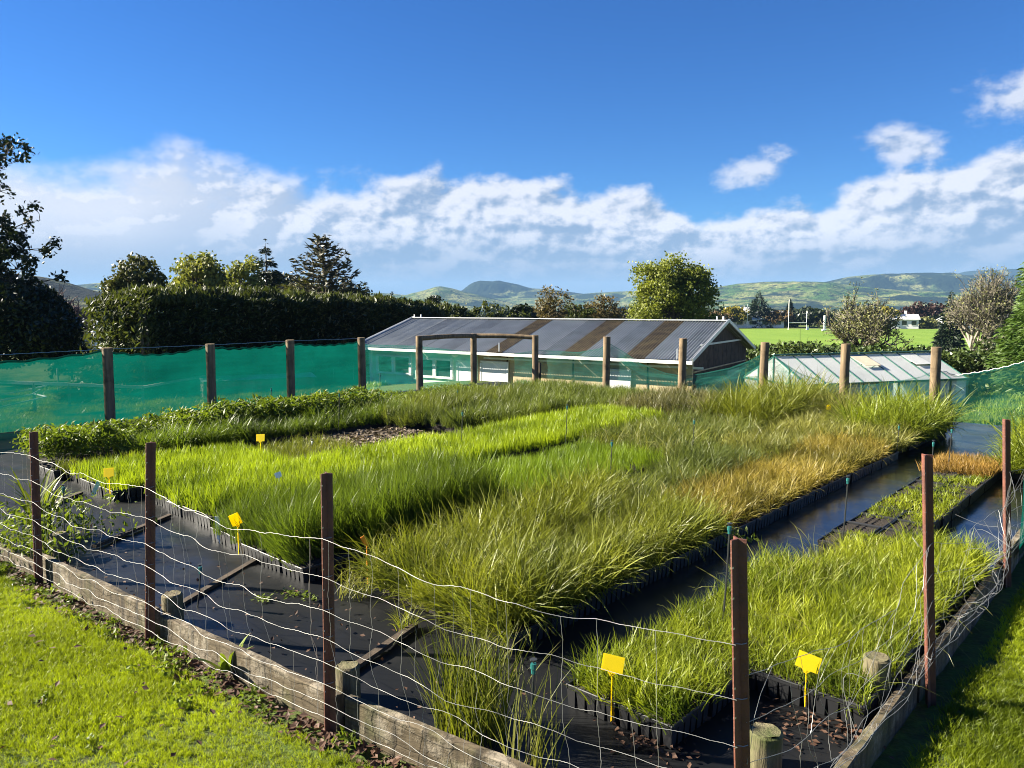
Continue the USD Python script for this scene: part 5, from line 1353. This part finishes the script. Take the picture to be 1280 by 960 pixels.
def board(label, a, b, top, h, th=.05, name='edging_board'):
    d = b - a; L = np.linalg.norm(d); x = d / L; n = np.array([-x[1], x[0], 0]); us = np.linspace(0, 1, max(4, int(L / .05)))
    sec = [(-th / 2, -h), (-th / 2, -h * .5), (-th / 2, -.006), (-th / 2 + .006, 0), (th / 2 - .006, 0), (th / 2, -.006), (th / 2, -h)]
    rg = R(int(abs(a[0] * 1000) + 3)); rows = []
    for u in us:
        o = a + d * u
        rows.append([o + n * (s_ + (meshkit.noise(np.array([u * L * 9, s_ * 40, z * 30])) - .5) * .006) + np.array([0, 0, top + z + (meshkit.noise(np.array([u * L * 7, 3, s_ * 50])) - .5) * .012 * (z > -.02)]) for s_, z in sec])
    rows = np.array(rows); mb = MB().grid(rows)
    for e in (0, -1):
        v = rows[e]; mb.add(np.vstack([v, v.mean(0)]), np.array([[i, (i + 1) % 7, 7] for i in range(7)]))
    t = thing(name, label, 'board'); mb.build('plank', m_board, t)
    return t


fo = .045
A_ = lambda q, dz=0: P(q, front(q) + fo + .02, 0)
board('near lichened edging board running from the corner stub to the third post from left', A_(1.04), A_(2.93), .135, .22)
board('lichened edging board behind the second front post with weeds at its foot', A_(2.99), A_(4.62), .125, .22)
board('sunlit lichened edging board between the two left posts', A_(4.70), A_(6.45), .14, .22)
board('low edging board at the far left sunk behind weeds', A_(6.50), A_(8.6), .05, .16)
B_ = lambda r: P(Q_RIGHT + .055, r, 0)
board('short near edging board from the corner to the first right post', B_(2.35), B_(4.18), .11, .26)
board('long edging board beside the wet path at the right', B_(4.24), B_(6.46), .11, .26)
board('far right edging board past the second right post', B_(6.52), B_(9.4), .15, .30)


def stub(label, pt, top, rad, base=-.2):
    t = thing('wooden_stub', label, 'post', (pt[0], pt[1], 0)); rg = R(int(pt[0] * 991 + 5000))
    n, zs = 16, np.linspace(base, top, 7); an = np.arange(n) / n * 2 * math.pi; rows = []
    for z in zs: rr = rad * (1 + (meshkit.fbm(np.stack([np.cos(an) * 1.6, np.sin(an) * 1.6, np.full(n, z * 3)], -1), 3, 7) - .5) * .22); rows.append(np.stack([rr * np.cos(an), rr * np.sin(an), np.full(n, z)], -1))
    top_in = rows[-1] * [.86, .86, 1] + [0, 0, .008]; rows.append(top_in)
    g_ = np.array(rows); g_ = np.concatenate([g_, g_[:, :1]], 1); mb = MB().grid(g_)
    v = np.vstack([top_in + rg.normal(0, .003, top_in.shape) * [0, 0, 1], [[0, 0, top + .004]]]); mb.add(v, np.array([[i, (i + 1) % n, n] for i in range(n)]))
    mb.build('shaft', m_stub, t, 40); return t


stub('round wooden stub inside the fence by the leftmost post', P(6.68, 1.98), .20, .062)
stub('mossy round wooden stub behind the second post from left', P(4.72, 2.02), .19, .062)
stub('pale split wooden stub behind the third post from left', P(3.11, 2.2), .18, .062)
stub('sunlit wooden stub inside the right fence', P(1.09, 3.97), .24, .066)
stub('mossy flat topped stub at the near corner', at(957, 915, .16), .16, .075)

# battens lying on the mat
def batten(label, a, b, w=.045, h=.025):
    t = thing('timber_batten', label, 'batten'); MB().bar(a + [0, 0, .02], b + [0, 0, .022], w, h).build('plank', m_dark, t)
batten('thin timber batten running from the pale split stub to the sedge mound', P(3.3, 2.26), P(3.52, 3.0))
batten('thin timber batten between the mossy stub and the rushes', P(4.9, 2.08), P(5.4, 2.98))
batten('thin timber batten on the mat below the lime seedlings', P(6.72, 2.25), P(7.2, 3.1))
batten('thin timber batten at the far left of the mat', P(8.3, 2.2), P(8.8, 2.85))

# ------------------------------------------------------------------ signs, tags, sprinklers
g = Graph()
m_yellow = g.make('yellow_plastic', surface=g.n('mix_closure', 'closure', fac=0.5, closure1=g.n('principled_bsdf', 'BSDF', base_color=(0.86, 0.70, 0.012), roughness=0.35), closure2=g.n('translucent_bsdf', 'BSDF', color=(0.93, 0.76, 0.012))))
m_whitep = plain('white_plastic', (0.78, 0.78, 0.76), 0.45, 0.08, 5.0)
m_mint = plain('mint_plastic', (0.42, 0.72, 0.60), 0.45, 0.08, 5.0)
m_orange = plain('orange_plastic', (0.75, 0.24, 0.02), 0.5, 0.1, 5.0)
m_teal = plain('teal_plastic', (0.012, 0.10, 0.095), 0.4, 0.15, 5.0)
m_riser = plain('black_riser', (0.02, 0.022, 0.022), 0.5, 0.2, 9.0)


def sign(label, pt, top, w, h, yaw, tilt, roll, mat=m_yellow, foot=.02):
    """A plastic label on a tapered stalk."""
    t = thing('plant_sign', label, 'sign', (pt[0], pt[1], 0), yaw)
    cr, sr = math.cos(roll), math.sin(roll)
    out = np.array([(-w / 2, 0), (-w * .2, -h * .0), (-w * .07, -h * .22), (w * .07, -h * .22), (w * .2, 0), (w / 2, 0), (w / 2, h), (-w / 2, h)])
    from shapely.geometry import Polygon
    m = trimesh.creation.extrude_polygon(Polygon(out).buffer(.004).buffer(-.002), .003, engine='earcut')
    v = np.stack([m.vertices[:, 0], m.vertices[:, 2] - .0015, m.vertices[:, 1]], -1)
    v = v @ np.array([[cr, 0, sr], [0, 1, 0], [-sr, 0, cr]])
    ct, st = math.cos(tilt), math.sin(tilt); v = v @ np.array([[1, 0, 0], [0, ct, st], [0, -st, ct]]) + [0, 0, top - h]
    MB().add(v, m.faces).build('label_plate', mat, t)
    MB().bar((0.0, .002, foot), (0, .001, top - h - .005), .004, .013, up=(0, 1, 0)).build('stalk', mat, t)
    return t


sign('yellow plastic sign at the front of the grass block left of the corner post', P(1.97, 2.90), .345, .10, .075, -.25, -.25, -.12)
sign('yellow plastic sign standing in the tray right of the corner post', P(1.33, 3.66), .29, .105, .075, -.3, -.3, -.28)
sign('small yellow sign tilted among the deep green rushes', P(5.62, 2.95), .37, .075, .10, .5, .2, .35)
sign('yellow sign at the front corner of the shorter lime seedling block', P(8.22, 2.93), .36, .115, .085, -.2, -.2, .12)
sign('yellow sign at the edge of the bare litter patch', P(9.0, 5.08), .36, .12, .09, -.25, -.2, .05)
sign('leaning mint green tag by the front of the shorter lime block', P(8.55, 2.88), .2, .035, .16, .3, .25, -.45, m_mint)
sign('tall white tag at the front of the rush bed', P(6.08, 3.02), .24, .032, .20, .1, .1, .03, m_whitep)
sign('small white tag lost in the lime seedlings', P(6.75, 4.0), .36, .06, .05, .2, -.2, .3, m_whitep)
sign('small orange tag in the left end of the sedge mound', P(4.33, 3.25), .38, .03, .07, .4, .1, .5, m_orange)
t = thing('orange_bloom', 'small orange tag among the dry brown grass before the glasshouse', 'tag', P(4.35, 12.5, .35)); MB().box((0, 0, .05), (.07, .02, .08), bevel=.008).build('label_plate', m_yellow, t)


def sprinkler(label, pt, top, lean=(0, 0), mat=m_riser, white=False):
    t = thing('sprinkler', label, 'sprinkler', (pt[0], pt[1], 0), group=None)
    e = np.array([lean[0], lean[1], top - .05]); MB().tube([[0, 0, 0], e * .5 + [.004, 0, 0], e], .0055, 6).build('riser', mat, t)
    MB().tube([e, e + [0, 0, .02], e + [0, 0, .022], e + [0, 0, .045]], [.010, .010, .014, .013], 8).build('nozzle', m_whitep if white else m_teal, t)
    MB().tube([e + [0, 0, .047], e + [0, 0, .06]], [.004, .004], 6).build('deflector', m_riser, t); MB().tube([e + [0, 0, .06], e + [0, 0, .065]], [.016, .016], 8).build('spinner', m_riser, t)
    return t


sp_list = [('teal topped sprinkler on a leaning stem at the right of the rush clump', at(650, 965), (667, 828)), ('green sprinkler riser close beside the corner post', at(913, 800), (912, 657)), ('sprinkler on a leaning stem in the yellow green grass before the trays', P(2.0, 6.2), (1060, 597)),
           ('sprinkler just behind the top of the first right post', P(1.9, 8.6), (1167, 552)), ('sprinkler over the dark arching tussocks in the middle bed', P(4.55, 6.5), (765, 552)), ('sprinkler among the blue green sedge of the second bed', P(4.75, 8.6), (868, 525)),
           ('dark sprinkler head poking from the front of the sedge mound', P(3.9, 4.3), (574, 668)), ('sprinkler stem between the far lime seedlings and the rushes', P(6.3, 8.3), (709, 507)), ('thin sprinkler stem at the centre of the lime seedlings', P(7.0, 7.2), (578, 515)),
           ('sprinkler with a pale head beside the bare litter patch', P(8.4, 6.1), (390, 551)), ('tall thin sprinkler stem in the sedges behind the bare patch', P(9.6, 7.2), (424, 492)), ('sprinkler by the left net below the second post', P(12.0, 7.2), (339, 486)),
           ('sprinkler with a pale head at the foot of the second left post', P(12.6, 5.6), (261, 512)), ('tall sprinkler before the shed door at the left of the tall grass', P(9.6, 10.2), (572, 488)), ('sprinkler riser beside the shed windows left of the tall grass', P(11.2, 9.2), (475, 468)),
           ('thin sprinkler stem on the wet path beyond the stubble', P(1.9, 11.6), (1124, 532)), ('thin sprinkler stem at the far right by the second right post', P(1.3, 10.6), (1190, 536)), ('short dark sprinkler beside the mossy stub on the mat', P(4.6, 2.45), (250, 708)), ('thin black riser behind the leftmost stub', P(6.6, 2.1), (79, 608))]
for lab, pt, (px, py) in sp_list:
    z = z_at(pt, py); pt = np.array([atd(px, py, pt[1])[0] - .03, pt[1], 0.0])
    sprinkler(lab, pt, z, (.03, 0), white='pale head' in lab)

# ------------------------------------------------------------------ lawn, weeds, clumps and litter
def scatter_lawn(label, key, sel, x0, x1, y0, y1, n, seed, protos, mat, smin=.6, smax=1.25, thin=None):
    rg = R(seed); x, y = rg.uniform(x0, x1, n), rg.uniform(y0, y1, n); q, r = qr(x, y); k = sel(q, r)
    x, y, q, r = x[k], y[k], q[k], r[k]
    w = meshkit.fbm(np.stack([x * 1.4, y * 1.4, x * 0], -1), 4, 3)
    h = smin + (smax - smin) * S((w - .3) / .4)
    if thin is not None:
        kk = rg.random(len(x)) < thin(q, r, w); x, y, h = x[kk], y[kk], h[kk]
    t = thing(key, label, 'grass', kind='stuff')
    scatter('blades', t, protos, mat, np.stack([x, y, ground_z(x, y)], -1), rg.uniform(0, 6.28, len(x)), h, rg, rg.uniform(0, 6.28, len(x)), rg.uniform(0, .3, len(x)))


p_lawn = family(210, 6, n=12, h=.052, spread=.022, start=.6, bend=.8, w=.0028, seg=3)
p_lawnw = [merge(tuft(R(220 + i), 9, .045, .03, .7, .9, .004, 3), leaf_cloud(R(225 + i), R(226 + i).normal(0, .03, (9, 3)) * [1, 1, .2] + [0, 0, .02], .022, .8, .2)) for i in range(4)]
near = lambda q, r: (front(q) - r > .10) & (q > .8)
scatter_lawn('bright short lawn grass on the near side of the wire fence', 'lawn_grass', near, -5.5, 0.9, 1.4, 6.6, 100000, 401, p_lawn, g_lawn, .7, 1.2, lambda q, r, w: S((front(q) - r - .02) / .22) * np.where(w > .33, 1, .8))
scatter_lawn('bright weedy grass on the right of the fence with broad leaved weeds', 'lawn_grass', lambda q, r: q < .82, .8, 5.5, .9, 6.5, 60000, 402, p_lawn, g_lawn, .9, 1.7, lambda q, r, w: .5 + .5 * S((.74 - q) / .15))
far_g = family(230, 4, n=16, h=.16, spread=.10, start=.6, bend=.8, w=.012, seg=2)
scatter_lawn('long green grass outside the back net at the right', 'lawn_grass', lambda q, r: (r > R_BACK + .4) & (r < R_BACK + 9) & (q < 4.2), 6.5, 20, 8, 24, 9000, 403, far_g, g_green, .7, 1.5)
scatter_lawn('rough grass outside the left net in the shade of the hedge', 'lawn_grass', lambda q, r: (q > Q_LEFT + .5), -15, -4, 9, 24, 9000, 404, far_g, g_green, .7, 1.5)
scatter_lawn('rough grass on the bank round the shed', 'lawn_grass', lambda q, r: (r > R_BACK + .4) & (q > 4.2) & (q < 14), -6, 7, 14, 26, 7000, 405, far_g, g_green, .7, 1.5)

# dead leaves
m_litter = leafy('dead_leaves', [(0, (0.05, 0.025, 0.015)), (.4, (0.13, 0.065, 0.035)), (.75, (0.24, 0.14, 0.08)), (1, (0.42, 0.33, 0.22))], .1, rough=.7, scale=3, tint=(1, .9, .7), k=.85)
def litter(label, name, q, r, z, size, seed, mat=m_litter):
    rg = R(seed); n = len(q); pos = q[:, None] * Q + r[:, None] * U
    zz = z if np.ndim(z) else np.full(n, z)
    c = np.concatenate([pos, (zz + rg.uniform(.004, .02, n))[:, None]], 1)
    a = rand_dirs(rg, n) * [1, 1, .25]; a /= np.linalg.norm(a, axis=1, keepdims=True); up = np.array([0, 0, 1.0]) + rg.normal(0, .35, (n, 3)); b = np.cross(up, a); b /= np.linalg.norm(b, axis=1, keepdims=True)
    s_ = size * rg.uniform(.5, 1.4, (n, 1)); t = thing(name, label, 'leaves', kind='stuff')
    MB().add(*quads(c, a * s_ / 2, b * s_ * .32)).build('leaves', mat, t)
rg = R(90); q_ = rg.uniform(1.0, 8.5, 1700); r_ = front(q_) - np.abs(rg.normal(.0, .085, 1700)) + .01; pz = q_[:, None] * Q + r_[:, None] * U
litter('brown dead leaves and twigs lying along the foot of the front boards', 'leaf_litter', q_, r_, ground_z(pz[:, 0], pz[:, 1]), .045, 91)
q_ = np.r_[rg.normal(1.5, .28, 110), rg.normal(1.7, .1, 90), rg.normal(1.2, .12, 80)]; r_ = np.r_[rg.normal(3.45, .12, 110), rg.normal(2.87, .07, 90), rg.normal(3.58, .06, 80)]
litter('reddish dead leaves on the mat between the two front grass blocks', 'leaf_litter', q_, r_, .004, .034, 92)
q_ = rg.uniform(1.2, 9, 420); r_ = front(q_) + .15 + rg.uniform(0, .9, 420) ** 1.3
litter('a few scattered leaf scraps on the front weed mat', 'leaf_litter', q_, r_, .01, .03, 93)
q_ = np.r_[rg.uniform(8.4, 9.8, 2300), rg.uniform(8.4, 9.2, 500)]; r_ = np.r_[rg.uniform(6.2, 7.9, 2300), rg.uniform(5.9, 6.6, 500)]
litter('pale brown dead litter covering the bare patch behind the lime seedlings', 'leaf_litter', q_, r_, .04, .09, 94, leafy('dry_litter', [(0, (0.06, 0.045, 0.03)), (.5, (0.25, 0.195, 0.14)), (1, (0.44, 0.37, 0.28))], .1, rough=.8, scale=3))
for (px, py) in ((330, 752), (362, 745), (385, 750)):
    p_ = at(px, py); q0, r0 = qr(p_[0], p_[1])
    litter(f'small scatter of pale green moss scraps on the mat, {["left","middle","right"][[330,362,385].index(px)]} of three', 'moss_scraps', rg.normal(q0, .05, 45), rg.normal(r0, .03, 45), .012, .03, 95 + px, g_herb)

# single plants
def clump(name, label, pt, parts, cat='plant', group=None):
    t = thing(name, label, cat, pt, group=group)
    for nm, (v, f), mat in parts: MB().add(v, f).build(nm, mat, t)
    return t


rg = R(97); x_, y_ = rg.uniform(-5, .6, 420), rg.uniform(1.9, 6.2, 420); q_, r_ = qr(x_, y_); kk = front(q_) - r_ > .15
litter('scattered brown leaves lying in the short lawn grass', 'leaf_litter', q_[kk], r_[kk], ground_z(x_[kk], y_[kk]) + .02, .04, 98)
n = 170; x_, y_ = rg.uniform(-5, .6, n), rg.uniform(1.9, 6.2, n); q_, r_ = qr(x_, y_); kk = front(q_) - r_ > .15
c = np.repeat(np.stack([x_[kk], y_[kk], ground_z(x_[kk], y_[kk]) + .035], -1), 14, 0); c = c + rg.normal(0, .028, c.shape) * [1, 1, .3]
t = thing('lawn_weeds', 'small round leaved weeds dotted through the lawn on the near side of the fence', 'weeds', kind='stuff'); MB().add(*leaf_cloud(rg, c, .03, .8, .6)).build('leaves', g_herb, t)
rg = R(500)
clump('rush_clump', 'clump of thin upright rush stems growing inside the near board', P(2.42, 2.40, 0), [('stems', tuft(rg, 260, .62, .17, .30, .28, .0055, 5, .55, 1.5), g_olive), ('dead_stems', tuft(rg, 110, .6, .17, .45, .55, .005, 5, .5, 1.5), g_straw)])
clump('rush_clump', 'thin straggle of rush stems beside the teal topped sprinkler', P(2.02, 2.36, 0), [('stems', tuft(rg, 50, .55, .12, .4, .5, .0055, 5, .5, 1.5), g_straw)])
clump('strap_leaf_plant', 'yellow green strap leaved plant at the left edge inside the fence', P(7.35, 2.05, 0), [('leaves', tuft(rg, 46, .75, .10, .6, 1.2, .024, 6, .4, .4), g_lime)])
for (px, py, h_, n_, lab) in ((90, 672, .36, 380, 'leafy pale green weed around the leftmost stub'), (30, 688, .34, 420, 'pale leafy weed at the left edge below the strap leaves'), (62, 700, .22, 200, 'low leafy weed at the foot of the leftmost post')):
    pt = at(px, py); rr_ = .24 if n_ > 250 else .15
    c = np.stack([rg.normal(0, rr_, n_), rg.normal(0, rr_ * .6, n_), rg.uniform(.03, 1, n_) * h_], -1)
    clump('leafy_weed', lab, pt, [('leaves', leaf_cloud(rg, c, .055, .5, .4), g_herb), ('stems', tuft(rg, 26, h_, rr_, .4, .4, .006, 3), g_olive)])
clump('broad_leaf_weed', 'broad leaved weed flopping at the foot of the second board', at(285, 836, 0), [('leaves', tuft(rg, 9, .24, .03, .8, 1.1, .035, 5, .4, .3), g_herb)])
clump('leafy_weed', 'small weed at the path edge beside the green riser', at(925, 690, 0), [('leaves', leaf_cloud(rg, rg.normal(0, .06, (60, 3)) * [1, 1, .5] + [0, 0, .12], .05, .5, .4), g_herb)])
clump('sedge_tuft', 'small drooping sedge tuft on the batten below the sedge mound', P(3.55, 2.95, 0), [('leaves', tuft(rg, 60, .24, .06, .6, 1.2, .005, 4), g_olive)])
clump('sedge_tuft', 'drooping sedge fringe at the front left foot of the sedge mound', P(4.25, 3.08, 0), [('leaves', tuft(rg, 90, .34, .12, .7, 1.3, .005, 4), g_straw)])
for k in range(46):                                                   # weeds along the board on the lawn side
    q0 = rg.uniform(1.1, 8); pt = P(q0, front(q0) - rg.uniform(.03, .16)); pt[2] = float(ground_z(pt[0], pt[1]))
    c = np.stack([rg.normal(0, .03, 22), rg.normal(0, .03, 22), rg.uniform(.01, .06, 22)], -1)
    clump('small_weed', 'small green weed in the leaf litter at the foot of the front boards', pt, [('leaves', leaf_cloud(rg, c, .035, .5, .2), g_herb)], group='weeds at the foot of the front boards')

# ------------------------------------------------------------------ beyond the left net
m_pipe = plain('pale_pipe', (0.62, 0.66, 0.66), 0.4, 0.1)
t = thing('growing_bench', 'white railed growing frame with pipe hoops seen through the left net', 'frame')
a, b = atd(-40, 476, 17.5), atd(178, 484, 19.5); e = atd(256, 470, 23.5)
MB().bar(a, b, .05, .075).build('top_rail', m_white, t); MB().bar(b, e, .05, .06).build('top_rail', m_white, t)
for u in (0.1, .35, .55, .8, 1.0):
    p_ = a + (b - a) * u; gz = float(ground_z(p_[0], p_[1])); MB().bar(np.array([p_[0], p_[1], gz - .1]), p_, .05, .05, up=(0, 1, 0)).build('leg', m_paling, t)
p_ = atd(92, 515, 19); MB().bar(p_, atd(104, 502, 19), .03, .03).build('brace', m_pipe, t)
for k in range(3): MB().tube([atd(-30, 498 + k * 9, 17 - k * .8), atd(22 + k * 18, 490 + k * 3, 18 - k * .7), atd(58 - k * 8, 482 + k * 5, 19 - k * .5)], .018, 6).build('hoop', m_pipe, t)
m_poly = plain('pale_blue_sheet', (0.36, 0.50, 0.56), 0.35, 0.12)
t = thing('cold_frame', 'low cold frame under a pale blue sheet seen through the left net', 'cold frame', gfoot(318, 21.5) + [0, 0, .1], .5)
MB().box((0, 0, .22), (3.0, 1.3, .5), bevel=.03).build('frame', m_paling, t)
MB().grid(np.array([[[-1.55 + i * .31, -.7 + j * .28, .49 + .07 * math.sin(j * .63) + .012 * math.sin(i * 3 + j)] for j in range(6)] for i in range(11)])).build('cover', m_poly, t)
rg = R(600)
for k, (px, py, d) in enumerate(((175, 458, 24), (205, 455, 25), (228, 460, 26), (255, 462, 27), (300, 463, 29), (335, 464, 31), (385, 462, 30), (415, 460, 31), (440, 463, 32))):
    f = gfoot(px, d); H = z_at(atd(px, py - 6, d), py - 6) - f[2]
    tt = thing('sapling', 'thin pale leaved sapling in the row beyond the left net', 'sapling', f, group='saplings in front of the hedge')
    MB().tube([[0, 0, -.1], [.02, 0, H * .6], [0, 0, H]], [.02, .015, .006], 5).build('trunk', m_pipe, tt)
    c = rg.normal(0, .35, (110, 3)) * [1, 1, .45] + [0, 0, H * .88]; MB().add(*leaf_cloud(rg, c, .10, .5)).build('crown', leafy(f'sapling_leaf_{k}', [(0, (0.12, 0.16, 0.09)), (1, (0.4, 0.44, 0.32))], .3) if k == 0 else UsdShade.Material.Get(stage, LOOKS + '/sapling_leaf_0'), tt)
for k, px in enumerate((68, 104, 158, 190, 218, 240)):
    f = gfoot(px, 21 + k * .8); o = thing('stake', 'thin wooden stake in the row beyond the left net', 'stake', f, group='stakes beyond the left net')
    MB().tube([[0, 0, -.1], [.01 * k, 0, .95]], .028, 6).build('shaft', m_paling, o)

# ------------------------------------------------------------------ the air
g = Graph()
hazem = g.make('thin_air', volume=g.n('principled_volume', 'volume', color=(0.32, 0.6, 1.0), density=HAZE, anisotropy=0.0))
hz = MB().box((0, 2500, 112), (13000, 9400, 250))
tag(hz.build('haze', hazem), 'thin blue haze lying over the plain and the far hills', 'haze', kind='stuff')
